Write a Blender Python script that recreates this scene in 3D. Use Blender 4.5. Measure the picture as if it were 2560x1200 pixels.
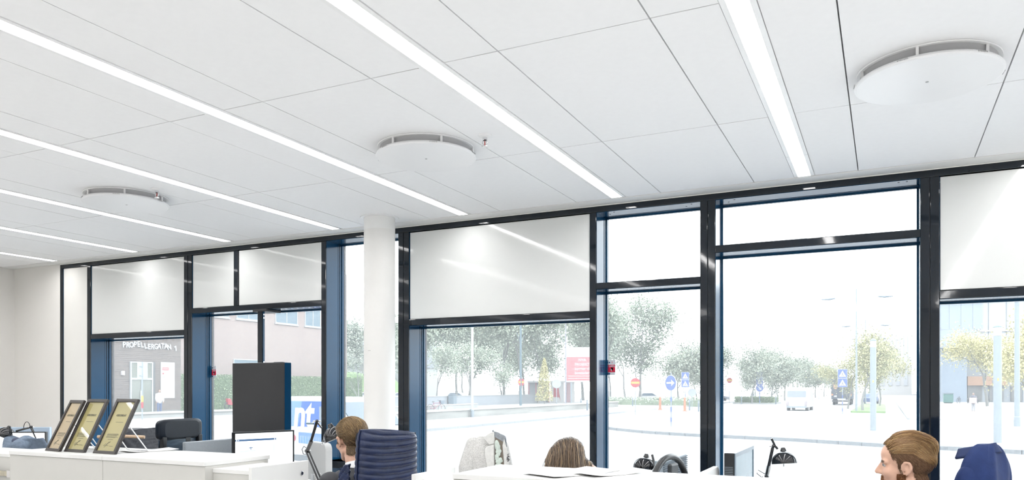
import bpy, bmesh, math, random
from mathutils import Vector, Matrix, Euler
from mathutils.bvhtree import BVHTree
from math import pi, sin, cos, radians as R

sc = bpy.context.scene
for o in list(bpy.data.objects):
    bpy.data.objects.remove(o, do_unlink=True)
col = sc.collection

# ------------------------------------------------------------------ camera
cam_data = bpy.data.cameras.new('camera')
cam = bpy.data.objects.new('camera', cam_data)
col.objects.link(cam)
cam.location = (0, 0, 1.40)
cam.rotation_euler = (pi / 2, 0, 0.452795)
cam_data.sensor_width = 36
cam_data.lens = 36 * 1919.35 / 2560
cam_data.shift_y = (970.25 - 600) / 2560
cam_data.clip_start = 0.05
cam_data.clip_end = 1200
sc.camera = cam

# ------------------------------------------------------------------ sky, exposure
SKY = 6.0
world = bpy.data.worlds.new('overcast_sky')
sc.world = world
world.use_nodes = True
bg = world.node_tree.nodes['Background']
bg.inputs['Color'].default_value = (0.94, 0.975, 1.0, 1)
bg.inputs['Strength'].default_value = SKY
STRIP = 25.0                      # radiance of the linear ceiling lights
sc.view_settings.view_transform = 'Standard'
sc.view_settings.look = 'None'
sc.view_settings.exposure = 0.0
sc.view_settings.gamma = 1.0
sc.view_settings.use_curve_mapping = False
cy = sc.cycles
cy.use_denoising = True
cy.max_bounces = 10
cy.diffuse_bounces = 5
cy.glossy_bounces = 4
cy.transparent_max_bounces = 12
cy.sample_clamp_indirect = 6.0
cy.caustics_reflective = False
cy.caustics_refractive = False

# ------------------------------------------------------------------ materials
MATS = {}


def mat(name, c, rough=.5, metal=0.0, spec=.5, var=.04, vscale=6.0, bump=0.0, bscale=40.0, coat=0.0, stretch=None, sss=0.0):
    if name in MATS:
        return MATS[name]
    m = bpy.data.materials.new(name)
    m.use_nodes = True
    nt = m.node_tree
    b = nt.nodes['Principled BSDF']
    b.inputs['Roughness'].default_value = rough
    b.inputs['Metallic'].default_value = metal
    b.inputs['Specular IOR Level'].default_value = spec
    b.inputs['Coat Weight'].default_value = coat
    if sss:
        b.inputs['Subsurface Weight'].default_value = sss
        b.inputs['Subsurface Radius'].default_value = (.01, .004, .002)
    tc = nt.nodes.new('ShaderNodeTexCoord')
    src = tc.outputs['Object']
    if stretch:
        mp = nt.nodes.new('ShaderNodeMapping')
        mp.inputs['Scale'].default_value = stretch
        nt.links.new(src, mp.inputs['Vector'])
        src = mp.outputs['Vector']
    n = nt.nodes.new('ShaderNodeTexNoise')
    n.inputs['Scale'].default_value = vscale
    n.inputs['Detail'].default_value = 4
    nt.links.new(src, n.inputs['Vector'])
    rp = nt.nodes.new('ShaderNodeValToRGB')
    rp.color_ramp.elements[0].position = .3
    rp.color_ramp.elements[1].position = .7
    rp.color_ramp.elements[0].color = (*[max(0, x * (1 - var)) for x in c[:3]], 1)
    rp.color_ramp.elements[1].color = (*[min(1, x * (1 + var)) for x in c[:3]], 1)
    nt.links.new(n.outputs['Fac'], rp.inputs['Fac'])
    nt.links.new(rp.outputs['Color'], b.inputs['Base Color'])
    if bump:
        n2 = nt.nodes.new('ShaderNodeTexNoise')
        n2.inputs['Scale'].default_value = bscale
        n2.inputs['Detail'].default_value = 3
        nt.links.new(src, n2.inputs['Vector'])
        bp = nt.nodes.new('ShaderNodeBump')
        bp.inputs['Strength'].default_value = bump
        bp.inputs['Distance'].default_value = .01
        nt.links.new(n2.outputs['Fac'], bp.inputs['Height'])
        nt.links.new(bp.outputs['Normal'], b.inputs['Normal'])
    MATS[name] = m
    return m


def emit(name, c, s):
    m = bpy.data.materials.new(name)
    m.use_nodes = True
    nt = m.node_tree
    b = nt.nodes['Principled BSDF']
    b.inputs['Base Color'].default_value = (*c, 1)
    b.inputs['Emission Color'].default_value = (*c, 1)
    b.inputs['Emission Strength'].default_value = s
    MATS[name] = m
    return m


def brick_mat(name, c1, c2, mortar, scale, bw=.25, bh=.08):
    m = bpy.data.materials.new(name)
    m.use_nodes = True
    nt = m.node_tree
    b = nt.nodes['Principled BSDF']
    b.inputs['Roughness'].default_value = .9
    tc = nt.nodes.new('ShaderNodeTexCoord')
    mp = nt.nodes.new('ShaderNodeMapping')          # facade runs along Y, courses stack along Z
    sx = nt.nodes.new('ShaderNodeSeparateXYZ')
    cx = nt.nodes.new('ShaderNodeCombineXYZ')
    nt.links.new(tc.outputs['Object'], sx.inputs[0])
    ad = nt.nodes.new('ShaderNodeMath')
    nt.links.new(sx.outputs['X'], ad.inputs[0])
    nt.links.new(sx.outputs['Y'], ad.inputs[1])
    nt.links.new(ad.outputs[0], cx.inputs['X'])
    nt.links.new(sx.outputs['Z'], cx.inputs['Y'])
    br = nt.nodes.new('ShaderNodeTexBrick')
    br.inputs['Color1'].default_value = (*c1, 1)
    br.inputs['Color2'].default_value = (*c2, 1)
    br.inputs['Mortar'].default_value = (*mortar, 1)
    br.inputs['Scale'].default_value = scale
    br.inputs['Brick Width'].default_value = bw
    br.inputs['Row Height'].default_value = bh
    br.inputs['Mortar Size'].default_value = .012
    nt.links.new(cx.outputs[0], br.inputs['Vector'])
    nt.links.new(br.outputs['Color'], b.inputs['Base Color'])
    MATS[name] = m
    return m


def glass_mat(name, veil=.05, gloss=.04):
    """window glass: clear, a faint translucent veil imitating outdoor haze and glare, a little mirror"""
    m = bpy.data.materials.new(name)
    m.use_nodes = True
    nt = m.node_tree
    nt.nodes.remove(nt.nodes['Principled BSDF'])
    out = nt.nodes['Material Output']
    tr = nt.nodes.new('ShaderNodeBsdfTransparent')
    tr.inputs[0].default_value = (.97, .985, .985, 1)
    tl = nt.nodes.new('ShaderNodeBsdfTranslucent')
    tl.inputs[0].default_value = (.9, .95, 1, 1)
    gl = nt.nodes.new('ShaderNodeBsdfGlossy')
    gl.inputs['Roughness'].default_value = .02
    m1 = nt.nodes.new('ShaderNodeMixShader')
    m1.inputs[0].default_value = veil  # translucent share lays a veil of haze over the view
    m2 = nt.nodes.new('ShaderNodeMixShader')
    m2.inputs[0].default_value = gloss
    nt.links.new(tr.outputs[0], m1.inputs[1])
    nt.links.new(tl.outputs[0], m1.inputs[2])
    nt.links.new(m1.outputs[0], m2.inputs[1])
    nt.links.new(gl.outputs[0], m2.inputs[2])
    nt.links.new(m2.outputs[0], out.inputs['Surface'])
    MATS[name] = m
    return m


def tint_mat(name, stops, rough=.5, spec=.4):
    """hair and leaves: colour picked along a ramp by a per-strand value kept on the mesh"""
    m = bpy.data.materials.new(name)
    m.use_nodes = True
    nt = m.node_tree
    b = nt.nodes['Principled BSDF']
    b.inputs['Roughness'].default_value = rough
    b.inputs['Specular IOR Level'].default_value = spec
    at = nt.nodes.new('ShaderNodeAttribute')
    at.attribute_name = 'tint'
    rp = nt.nodes.new('ShaderNodeValToRGB')
    els = rp.color_ramp.elements
    els[0].position, els[0].color = stops[0][0], (*stops[0][1], 1)
    els[1].position, els[1].color = stops[-1][0], (*stops[-1][1], 1)
    for p, c in stops[1:-1]:
        e = els.new(p)
        e.color = (*c, 1)
    nt.links.new(at.outputs['Fac'], rp.inputs['Fac'])
    nt.links.new(rp.outputs['Color'], b.inputs['Base Color'])
    MATS[name] = m
    return m


# ------------------------------------------------------------------ mesh helpers
class MB:
    def __init__(s):
        s.v, s.f, s.s, s.m, s.t = [], [], [], [], []

    def add(s, vs, fs, smooth=False, mi=0, tint=0.0):
        n = len(s.v)
        s.v += [tuple(p) for p in vs]
        s.t += [tint] * len(vs)
        for f in fs:
            s.f.append([i + n for i in f])
            s.s.append(smooth)
            s.m.append(mi)
        return s

    def box(s, x0, x1, y0, y1, z0, z1, M=None, mi=0):
        vs = [Vector(p) for p in ((x0, y0, z0), (x1, y0, z0), (x1, y1, z0), (x0, y1, z0), (x0, y0, z1), (x1, y0, z1), (x1, y1, z1), (x0, y1, z1))]
        if M:
            vs = [M @ p for p in vs]
        return s.add(vs, [(0, 3, 2, 1), (4, 5, 6, 7), (0, 1, 5, 4), (1, 2, 6, 5), (2, 3, 7, 6), (3, 0, 4, 7)], mi=mi)

    def prism(s, poly, h0, h1, M=None, mi=0):
        """poly in local XY, extruded along local Z"""
        n = len(poly)
        vs = [Vector((p[0], p[1], h0)) for p in poly] + [Vector((p[0], p[1], h1)) for p in poly]
        if M:
            vs = [M @ p for p in vs]
        fs = [tuple(range(n - 1, -1, -1)), tuple(range(n, 2 * n))]
        fs += [(i, (i + 1) % n, n + (i + 1) % n, n + i) for i in range(n)]
        return s.add(vs, fs, mi=mi)

    def tube(s, path, r, n=8, caps=True, mi=0, tint=0.0, smooth=True):
        path = [Vector(p) for p in path]
        k = len(path)
        rs = r if isinstance(r, (list, tuple)) else [r] * k
        vs, fs = [], []
        ref = None
        for i, p in enumerate(path):
            d = (path[min(i + 1, k - 1)] - path[max(i - 1, 0)])
            d = d.normalized() if d.length > 1e-9 else Vector((0, 0, 1))
            if ref is None:
                ref = Vector((0, 0, 1)) if abs(d.z) < .9 else Vector((1, 0, 0))
            a = ref - d * ref.dot(d)
            a = a.normalized() if a.length > 1e-6 else d.orthogonal().normalized()
            ref = a
            b = d.cross(a)
            for j in range(n):
                t = 2 * pi * j / n
                vs.append(p + (a * cos(t) + b * sin(t)) * rs[i])
        for i in range(k - 1):
            for j in range(n):
                q = (j + 1) % n
                fs.append((i * n + j, i * n + q, (i + 1) * n + q, (i + 1) * n + j))
        s.add(vs, fs, smooth, mi, tint)
        if caps:
            s.add(vs[:n], [tuple(range(n - 1, -1, -1))], False, mi, tint)
            s.add(vs[-n:], [tuple(range(n))], False, mi, tint)
        return s

    def lathe(s, prof, n=32, M=None, mi=0, smooth=True, split=True):
        """prof: list of (r, z); each segment smooth round the axis, edges between segments kept sharp"""
        M = M or Matrix()
        if split:
            for a, b in zip(prof[:-1], prof[1:]):
                s.lathe([a, b], n, M, mi, smooth, False)
            return s
        vs, fs = [], []
        for r, z in prof:
            for j in range(n):
                t = 2 * pi * j / n
                vs.append(M @ Vector((r * cos(t), r * sin(t), z)))
        for i in range(len(prof) - 1):
            for j in range(n):
                q = (j + 1) % n
                fs.append((i * n + j, i * n + q, (i + 1) * n + q, (i + 1) * n + j))
        return s.add(vs, fs, smooth, mi)

    def ell(s, c, r, M=None, nu=16, nv=10, mi=0, tint=0.0):
        M = M or Matrix()
        c = Vector(c)
        vs, fs = [], []
        for i in range(nv + 1):
            a = pi * i / nv
            for j in range(nu):
                t = 2 * pi * j / nu
                vs.append(M @ (c + Vector((r[0] * sin(a) * cos(t), r[1] * sin(a) * sin(t), r[2] * cos(a)))))
        for i in range(nv):
            for j in range(nu):
                q = (j + 1) % nu
                fs.append((i * nu + j, (i + 1) * nu + j, (i + 1) * nu + q, i * nu + q))
        return s.add(vs, fs, True, mi, tint)

    def cap(s, p0, r0, p1, r1, n=14):
        """tapered capsule"""
        p0, p1 = Vector(p0), Vector(p1)
        d = p1 - p0
        L = max(d.length, 1e-5)
        d /= L
        path, rr = [], []
        for k in range(5):
            a = pi / 2 * k / 4
            path.append(p0 - d * r0 * cos(a) * 1.0)
            rr.append(max(r0 * sin(a), 1e-4))
        for k in range(5):
            a = pi / 2 * k / 4
            path.append(p1 + d * r1 * sin(a))
            rr.append(max(r1 * cos(a), 1e-4))
        return s.tube(path, rr, n, True)

    def grid(s, fn, nu, nv, closed_u=False, smooth=True, mi=0, flip=False):
        vs = [fn(i / (nu if closed_u else nu - 1), j / (nv - 1)) for j in range(nv) for i in range(nu)]
        fs = []
        for j in range(nv - 1):
            for i in range(nu if closed_u else nu - 1):
                q = (i + 1) % nu
                f = (j * nu + i, j * nu + q, (j + 1) * nu + q, (j + 1) * nu + i)
                fs.append(f[::-1] if flip else f)
        return s.add(vs, fs, smooth, mi)

    def mesh(s, name, mats):
        me = bpy.data.meshes.new(name)
        me.from_pydata(s.v, [], s.f)
        for m in (mats if isinstance(mats, (list, tuple)) else [mats]):
            me.materials.append(m)
        me.polygons.foreach_set('use_smooth', s.s)
        me.polygons.foreach_set('material_index', s.m)
        if any(s.t):
            at = me.attributes.new('tint', 'FLOAT', 'POINT')
            at.data.foreach_set('value', s.t)
        me.update()
        return me

    def build(s, name, mats, parent=None, bevel=0, seg=2, loc=None, kind=None):
        return link(name, s.mesh(name, mats), parent, bevel, seg, loc, kind)


def link(name, me, parent=None, bevel=0, seg=2, loc=None, kind=None):
    o = bpy.data.objects.new(name, me)
    col.objects.link(o)
    if parent:
        o.parent = parent
    if loc is not None:
        o.location = loc
    if bevel:
        b = o.modifiers.new('bevel', 'BEVEL')
        b.width = bevel
        b.segments = seg
        b.limit_method = 'ANGLE'
        b.harden_normals = False
    if kind:
        o['kind'] = kind
    return o


def thing(name, label, cat, loc=(0, 0, 0), rz=0.0, group=None, kind=None):
    o = bpy.data.objects.new(name, None)
    o.empty_display_size = .1
    col.objects.link(o)
    o.location = loc
    o.rotation_euler = (0, 0, rz)
    return tag(o, label, cat, group, kind)


def tag(o, label, cat, group=None, kind=None):
    if label:
        o['label'] = label
    if cat:
        o['category'] = cat
    if group:
        o['group'] = group
    if kind:
        o['kind'] = kind
    return o


def setting(name, loc=(0, 0, 0)):
    o = bpy.data.objects.new(name, None)
    col.objects.link(o)
    o.location = loc
    o['kind'] = 'structure'
    return o


def copy_tree(o, parent=None):
    c = o.copy()
    col.objects.link(c)
    c.parent = parent
    for ch in list(o.children):
        copy_tree(ch, c)
    return c


def text(name, body, size, m, parent, M, ext=.002, align='CENTER', bold=0.0, sx=1.0, shear=0.0):
    cu = bpy.data.curves.new(name, 'FONT')
    cu.body = body
    cu.size = size
    cu.extrude = ext
    cu.offset = bold
    cu.shear = shear
    cu.align_x = align
    cu.align_y = 'CENTER'
    cu.resolution_u = 3
    t = bpy.data.objects.new(name, cu)
    col.objects.link(t)
    dg = bpy.context.evaluated_depsgraph_get()
    me = bpy.data.meshes.new_from_object(t.evaluated_get(dg))
    bpy.data.objects.remove(t, do_unlink=True)
    me.materials.clear()
    me.materials.append(m)
    me.transform(M @ Matrix.Diagonal((sx, 1, 1, 1)))
    return link(name, me, parent)


def remesh(mb, voxel, smooth=4, fac=.5):
    o = mb.build('tmp', [mat('white_paint', (.8, .8, .8))])
    r = o.modifiers.new('r', 'REMESH')
    r.mode = 'VOXEL'
    r.voxel_size = voxel
    r.use_smooth_shade = True
    if smooth:
        q = o.modifiers.new('s', 'SMOOTH')
        q.iterations = smooth
        q.factor = fac
    dg = bpy.context.evaluated_depsgraph_get()
    me = bpy.data.meshes.new_from_object(o.evaluated_get(dg))
    bpy.data.objects.remove(o, do_unlink=True)
    for p in me.polygons:
        p.use_smooth = True
    me.materials.clear()
    return me


def facing(p, normal, up=(0, 0, 1)):
    """matrix whose local XY plane faces along normal at p (local Y up)"""
    z = Vector(normal).normalized()
    x = Vector(up).cross(z).normalized()
    y = z.cross(x)
    m = Matrix((x, y, z)).transposed().to_4x4()
    m.translation = Vector(p)
    return m


rnd = random.Random(7)

# shared materials
WALL = mat('wall_paint', (.78, .76, .73), .7, var=.01, vscale=2)
TILE = mat('ceiling_tile_white', (.88, .88, .885), .85, spec=.2, var=.008, vscale=30, bump=.03, bscale=400)
SOFF = mat('ceiling_border_paint', (.74, .74, .73), .7, var=.01)
VOID = mat('ceiling_grid_grey', (.36, .36, .36), .6)
WHITE = mat('white_enamel', (.84, .84, .84), .35, var=.01)
FLOOR = mat('floor_carpet_grey', (.58, .58, .575), .9, var=.12, vscale=60, bump=.3, bscale=300)
FRAME = mat('dark_frame_paint', (.006, .010, .016), .055, spec=.46, var=.08, vscale=3, bump=.025, bscale=9)
JAMB = mat('daylit_jamb_paint', (.004, .040, .092), .15, spec=.20, var=.10, vscale=2, bump=.03, bscale=7)  # dark frame paint with the blue of daylight mixed into its colour
GASK = mat('black_gasket', (.012, .013, .016), .5)
SPAN = mat('white_spandrel_glass', (.72, .73, .72), .07, spec=.5, var=.012, vscale=1.5, bump=.10, bscale=2.2)
GLASS = glass_mat('window_glass', .044, .02)
LAM = mat('white_laminate', (.71, .71, .70), .38, var=.01, vscale=4)
LAMG = mat('warm_grey_laminate', (.535, .53, .505), .42, var=.012, vscale=4)
BLACK = mat('black_plastic', (.009, .010, .012), .32, var=.1)
BLKM = mat('black_gloss_enamel', (.012, .013, .016), .08, spec=.6, var=.05)
LEATH = mat('black_leather', (.006, .010, .017), .32, spec=.22, var=.15, vscale=12, bump=.05, bscale=420)
CHROME = mat('chrome_metal', (.75, .75, .76), .12, 1.0, var=.04)
STEEL = mat('brushed_steel', (.60, .56, .46), .28, 1.0, var=.12, vscale=30)
ALU = mat('pale_aluminium', (.72, .74, .76), .3, .9, var=.04)

# ------------------------------------------------------------------ room shell
XL, XR, YB, YF, CZ = -8.55, 4.64, -4.0, 5.16, 2.70
YO = 5.46                                              # outer face of the window wall
MB().box(XL - .2, XR + .2, YB - .2, YO, -.25, 0).build('floor', FLOOR, kind='structure')
MB().box(XL - .2, XL, YB - .2, YO, 0, 3.2).build('wall_left', WALL, kind='structure')
MB().box(XR, XR + .2, YB - .2, YO, 0, 3.2).build('wall_right', WALL, kind='structure')
MB().box(XL, XR, YB - .2, YB, 0, 3.2).build('wall_back', WALL, kind='structure')
MB().box(XL, -7.775, YF, YO, 0, 3.2).build('wall_front', WALL, kind='structure')
MB().box(-7.775, XR, YF + .01, YO, 2.703, 3.2).build('wall_front', WALL, kind='structure')
ceiling = MB().box(XL, XR, YB, YF, 2.725, 2.80).build('ceiling', VOID, kind='structure')
PX, X0 = .5987, -.746
YS = [5.03, 3.850, 2.639, 1.428, .217, -.994, -2.205, -3.416, YB]
g = .0028
tile_cache = {}


def tile(x0, x1, y0, y1):
    w, d = round(x1 - x0 - 2 * g, 4), round(y1 - y0 - 2 * g, 4)
    if w < .02 or d < .02:
        return
    if (w, d) not in tile_cache:
        tile_cache[(w, d)] = MB().box(-w / 2, w / 2, -d / 2, d / 2, 0, .019).mesh('ceiling_tile', TILE)
    dz = rnd.uniform(-.0006, .0006)
    link('ceiling_tile', tile_cache[(w, d)], ceiling, loc=((x0 + x1) / 2, (y0 + y1) / 2, CZ + dz))


LW = .058                                              # half width of the light's flange
for k in range(-14, 10):
    a, b = X0 + k * PX, X0 + (k + 1) * PX
    a, b = max(a, XL), min(b, XR)
    if b - a < .03:
        continue
    for y1, y0 in zip(YS[:-1], YS[1:]):
        if k % 2 == 0 and -12 <= k <= 8:
            m = X0 + (k + .5) * PX
            tile(a, m - LW, y0, y1)
            tile(m + LW, b, y0, y1)
        else:
            tile(a, b, y0, y1)
MB().box(XL, XR, 5.03, YF, 2.694, 2.725).build('trim_1', SOFF, kind='structure', bevel=.004)
MB().box(-7.775, XR, YF - .002, YF + .006, 2.6885, 2.694).build('trim_2', mat('trim_edge', (.9, .89, .84), .4), kind='structure')

# linear lights recessed between the tiles
LEDM = emit('light_diffuser_glow', (1.0, .99, .98), STRIP)
order = [(8, 'third linear ceiling light beyond the right edge of view'), (6, 'second linear ceiling light beyond the right edge of view'), (4, 'linear ceiling light beyond the right edge, mirrored in the rightmost white panel'), (2, 'linear ceiling light just out of view right of the largest round diffuser'), (0, 'steepest and widest linear ceiling light, above the large bright window'),
         (-2, 'linear ceiling light running past the middle round diffuser on its right'),
         (-4, 'long linear ceiling light passing left of the middle round diffuser, ending near the column'),
         (-6, 'linear ceiling light passing just right of the leftmost round diffuser, ending left of the column'),
         (-8, 'linear ceiling light passing just left of the leftmost round diffuser'),
         (-10, 'short visible linear ceiling light second from the left wall'),
         (-12, 'shortest visible linear ceiling light, nearest the left wall')]
lamp_me = None
for k, lab in order:
    xm = X0 + (k + .5) * PX
    t = thing('linear_light', lab or 'recessed linear ceiling light out of view to the right of the bright window', 'light', (xm, 0, CZ), group='linear ceiling lights')
    if lamp_me is None:
        y0, y1 = -3.5, 5.012
        fl = MB()
        for s in (-1, 1):
            fl.box(s * .037, s * .0575, y0, y1, -.003, .004)
        fl.box(-.037, .037, y1 - .004, y1 + .012, -.003, .004).box(-.037, .037, y0 - .012, y0 + .004, -.003, .004)
        hs = MB()
        for s in (-1, 1):
            hs.box(s * .037, s * .041, y0, y1, .004, .022)
        hs.box(-.041, .041, y1 - .002, y1, .004, .022)
        df = MB().box(-.037, .037, y0, y1 - .002, .016, .021)
        jm = mat('joint_grey', (.5, .5, .5))
        lamp_me = (fl.mesh('flange', WHITE), hs.mesh('housing', mat('light_housing_grey', (.62, .62, .62), .4)), df.mesh('diffuser', LEDM),
                   MB().box(-.058, -.0375, 4.55, 4.552, -.0034, .003).mesh('joint', jm), MB().box(.0375, .058, 4.55, 4.552, -.0034, .003).mesh('joint', jm))
    for n, me in zip(('flange', 'housing', 'diffuser', 'joint', 'joint'), lamp_me):
        link(n, me, t)

# round supply air diffusers
plate = MB().lathe([(0, -.054), (.262, -.054), (.270, -.051), (.272, -.047), (.268, -.040), (.262, -.036), (0, -.036)], 64).mesh('face_plate', mat('diffuser_white', (.84, .84, .845), .35, var=.006))
ringm = MB().lathe([(.225, 0), (.225, -.004), (.262, -.004), (.264, -.001), (.264, 0)], 64).mesh('ceiling_ring', WHITE)
neck = MB().lathe([(.249, 0), (.236, -.036)], 48).mesh('neck', mat('diffuser_neck_grey', (.42, .42, .43), .6))
brk = MB().box(-.005, .005, -.004, .004, -.038, -.001).mesh('bracket', WHITE)
scr = MB().lathe([(0, -.0555), (.006, -.0555), (.006, -.054)], 12).mesh('screw', mat('screw_grey', (.4, .4, .4), .3, .8))
nib = MB()
for q in range(7):
    nib.box(.270 + .0006, .2745, q * .006, q * .006 + .003, -.0475 + .001 * (q % 2), -.043)
nib = nib.mesh('edge_perforation', mat('perforation_grey', (.45, .45, .45), .6))
for x, lab in ((.152, 'largest round white ceiling air diffuser, right of the steepest light'), (-2.243, 'round white ceiling air diffuser in the middle, beside a sprinkler'),
               (-4.637, 'smallest round white ceiling air diffuser, at the left')):
    t = thing('air_diffuser', lab, 'air diffuser', (x, 3.545, CZ - .001), group='round ceiling diffusers')
    for n, me in (('face_plate', plate), ('ceiling_ring', ringm), ('neck', neck), ('screw', scr)):
        link(n, me, t)
    for q in range(6):
        o = link('bracket', brk, t, loc=(.253 * cos(q * pi / 3 + .35), .253 * sin(q * pi / 3 + .35), 0))
        o = link('edge_perforation', nib, t)
        o.rotation_euler = (0, 0, q * pi / 3 + .1)
# sprinklers
for x, y, lab in ((-1.852, 3.488, 'ceiling sprinkler right of the middle round diffuser'), (-4.274, 3.49, 'ceiling sprinkler right of the leftmost round diffuser')):
    t = thing('sprinkler', lab, 'sprinkler', (x, y, CZ))
    MB().lathe([(0, -.001), (.036, -.001), (.034, -.006), (.018, -.010), (.012, -.014), (0, -.014)], 24).build('escutcheon', WHITE, t)
    b = MB().lathe([(.013, -.014), (.013, -.024), (.009, -.026)], 16)
    for s in (-1, 1):
        b.tube([(s * .011, 0, -.024), (s * .014, 0, -.038), (s * .006, 0, -.052), (0, 0, -.056)], .0028, 8)
    b.lathe([(0, -.056), (.016, -.057), (.016, -.060), (0, -.060)], 20)
    b.build('sprinkler_frame', CHROME, t)
    MB().tube([(0, 0, -.024), (0, 0, -.054)], .0028, 8).build('glass_bulb', mat('red_bulb_fluid', (.45, .04, .03), .1), t)
    MB().lathe([(0, -.0243), (.009, -.0243), (.007, -.029), (0, -.030)], 16).build('seat_cup', BLACK, t)

# round column
t = thing('column', 'round white plastered column standing before the window wall', 'column', (-3.475, 4.83, 0))
MB().lathe([(.118, 0), (.118, 2.62)], 48).build('shaft', mat('column_plaster', (.80, .79, .77), .6, var=.015), t)
MB().lathe([(.1185, 2.60), (.1185, 2.70)], 48).build('top_sleeve', mat('column_sleeve_white', (.83, .83, .82), .5), t)
MB().lathe([(.119, 2.694), (.145, 2.694), (.147, 2.698), (.147, 2.70)], 48).build('ceiling_collar', WHITE, t)
MB().box(-.02, .005, -.1195, -.117, 1.68, 1.683).build('wall_hook', mat('hook_grey', (.4, .4, .4)), t)

# ------------------------------------------------------------------ window wall
YJ, YG = 5.32, 5.395


def rail(parent, name, x0, x1, z0, z1, y0=YF, y1=YJ, m=None, bev=.003):
    return MB().box(x0, x1, y0, y1, z0, z1).build(name, m or FRAME, parent, bevel=bev)


def mullion(parent, x0, x1, z0=.0, z1=2.648, double=False):
    if double:
        m = (x0 + x1) / 2
        rail(parent, 'mullion', x0, m - .0015, z0, z1)
        rail(parent, 'mullion', m + .0015, x1, z0, z1)
        MB().box(m - .0015, m + .0015, YF + .006, YJ, z0, z1).build('mullion_joint', GASK, parent)
    else:
        rail(parent, 'mullion', x0, x1, z0, z1)
    for s, x in ((0, x0), (1, x1)):      # side linings of the reveal, daylight's blue put into their colour
        MB().box(x - .002 + s * .002, x + s * .002, YF + .008, YJ, z0, z1).build('reveal_lining', JAMB, parent)


def opening(parent, x0, x1, z0, z1, sill=False, lining_top=True):
    """stepped sash profile with gaskets and a pane"""
    s = .013
    fr = MB()
    for i, (ya, yb, ins) in enumerate(((YJ, YJ + .014, .004), (YJ + .02, YJ + .036, .007), (YJ + .042, YJ + .066, s))):
        fr.box(x0, x0 + ins, ya, yb, z0, z1).box(x1 - ins, x1, ya, yb, z0, z1)
        fr.box(x0 + ins, x1 - ins, ya, yb, z1 - ins, z1).box(x0 + ins, x1 - ins, ya, yb, z0, z0 + ins)
    fr.build('sash_profile', JAMB, parent)
    gk = MB()
    gk.box(x0, x0 + .003, YJ, YG + .03, z0, z1).box(x1 - .003, x1, YJ, YG + .03, z0, z1)
    gk.box(x0, x1, YJ, YG + .03, z1 - .003, z1).box(x0, x1, YJ, YG + .03, z0, z0 + .003)
    gk.build('gasket', GASK, parent)
    MB().box(x0 + s, x1 - s, YG, YG + .008, z0 + s, z1 - s).build('glass_pane', GLASS, parent)
    ln = MB().box(x0, x1, YF + .01, YJ, z1 - .002, z1)
    ln.build('head_lining', JAMB, parent)
    bs = MB().box(x0, x1, YF + .01, YJ, z0, z0 + .002)
    bs.build('sill_lining', JAMB, parent)


def spandrel(parent, x0, x1, z0, z1):
    e = .004
    o = MB().box(x0 + e, x1 - e, YF + .012, YF + .02, z0 + e, z1 - e).build('spandrel_panel', SPAN, parent, bevel=.002)
    return o


TOP = 2.648
rail(None, 'trim_3', -7.775, XR, TOP, 2.694)['kind'] = 'structure'
bpy.data.objects['trim_3']['kind'] = 'structure'
# narrow white panel by the left wall
w = setting('window_1')
mullion(w, -7.775, -7.733)
mullion(w, -7.345, -7.292)
MB().box(-7.733, -7.345, YF + .012, YF + .03, .1, TOP - .002).build('spandrel_panel', mat('white_panel_cream', (.80, .79, .76), .25, var=.01), w)
rail(w, 'bottom_rail', -7.733, -7.345, 0, .1)
MB().box(-7.7, -7.38, YJ, YG + .03, .0, TOP).build('backing_panel', GASK, w)
# bay with panel above the clear pane
w = setting('window_2')
mullion(w, -5.955, -5.852, double=True)
rail(w, 'transom', -7.292, -5.955, 1.90, 1.947)
spandrel(w, -7.292, -5.955, 1.947, TOP)
MB().box(-7.292, -5.955, YJ, YG + .03, 1.947, TOP).build('backing_panel', GASK, w)
rail(w, 'bottom_rail', -7.292, -5.955, 0, .12)
opening(w, -7.292, -5.955, .12, 1.90)
w = setting('window_3')
mullion(w, -4.314, -4.265)
rail(w, 'transom', -5.852, -4.314, 2.10, 2.146)
rail(w, 'short_mullion', -5.320, -5.271, 2.146, TOP)
spandrel(w, -5.852, -5.320, 2.146, TOP)
spandrel(w, -5.271, -4.314, 2.146, TOP)
MB().box(-5.852, -4.314, YJ, YG + .03, 2.146, TOP).build('backing_panel', GASK, w)
rail(w, 'bottom_rail', -5.852, -4.314, 0, .12)
opening(w, -5.852, -4.314, .12, 2.10)
# perforated blind rail under that transom
br = MB()
for q in range(9):
    br.box(-4.93 + q * .065, -4.895 + q * .065, YF + .05, YF + .062, 2.0965, 2.098)
br.build('slot_rail', GASK, w)
w = setting('window_4')
mullion(w, -3.53, -3.428, double=True)
rail(w, 'transom', -4.265, -3.53, .727, .784)
MB().box(-4.265, -3.53, YF + .01, YJ, .784, .786).build('sill_board', mat('sill_blue_grey', (.25, .33, .42), .2), w)
opening(w, -4.265, -3.53, .784, TOP)
opening(w, -4.265, -3.53, .12, .727)
rail(w, 'bottom_rail', -4.265, -3.53, 0, .12)
w = setting('window_5')
mullion(w, -1.896, -1.846)
rail(w, 'transom', -3.428, -1.896, 1.90, 1.947)
spandrel(w, -3.428, -1.896, 1.947, TOP)
MB().box(-3.428, -1.896, YJ, YG + .03, 1.947, TOP).build('backing_panel', GASK, w)
rail(w, 'bottom_rail', -3.428, -1.896, 0, .12)
opening(w, -3.428, -1.896, .12, 1.90)
w = setting('window_6')
mullion(w, -1.113, -1.014, double=True)
rail(w, 'transom', -1.846, -1.113, 2.10, 2.145)
opening(w, -1.846, -1.113, 2.145, TOP)
opening(w, -1.846, -1.113, .12, 2.10)
rail(w, 'bottom_rail', -1.846, -1.113, 0, .12)
w = setting('window_7')
mullion(w, .186, .286, double=True)
rail(w, 'transom', -1.014, .186, 2.297, 2.344)
opening(w, -1.014, .186, 2.344, TOP)
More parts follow.
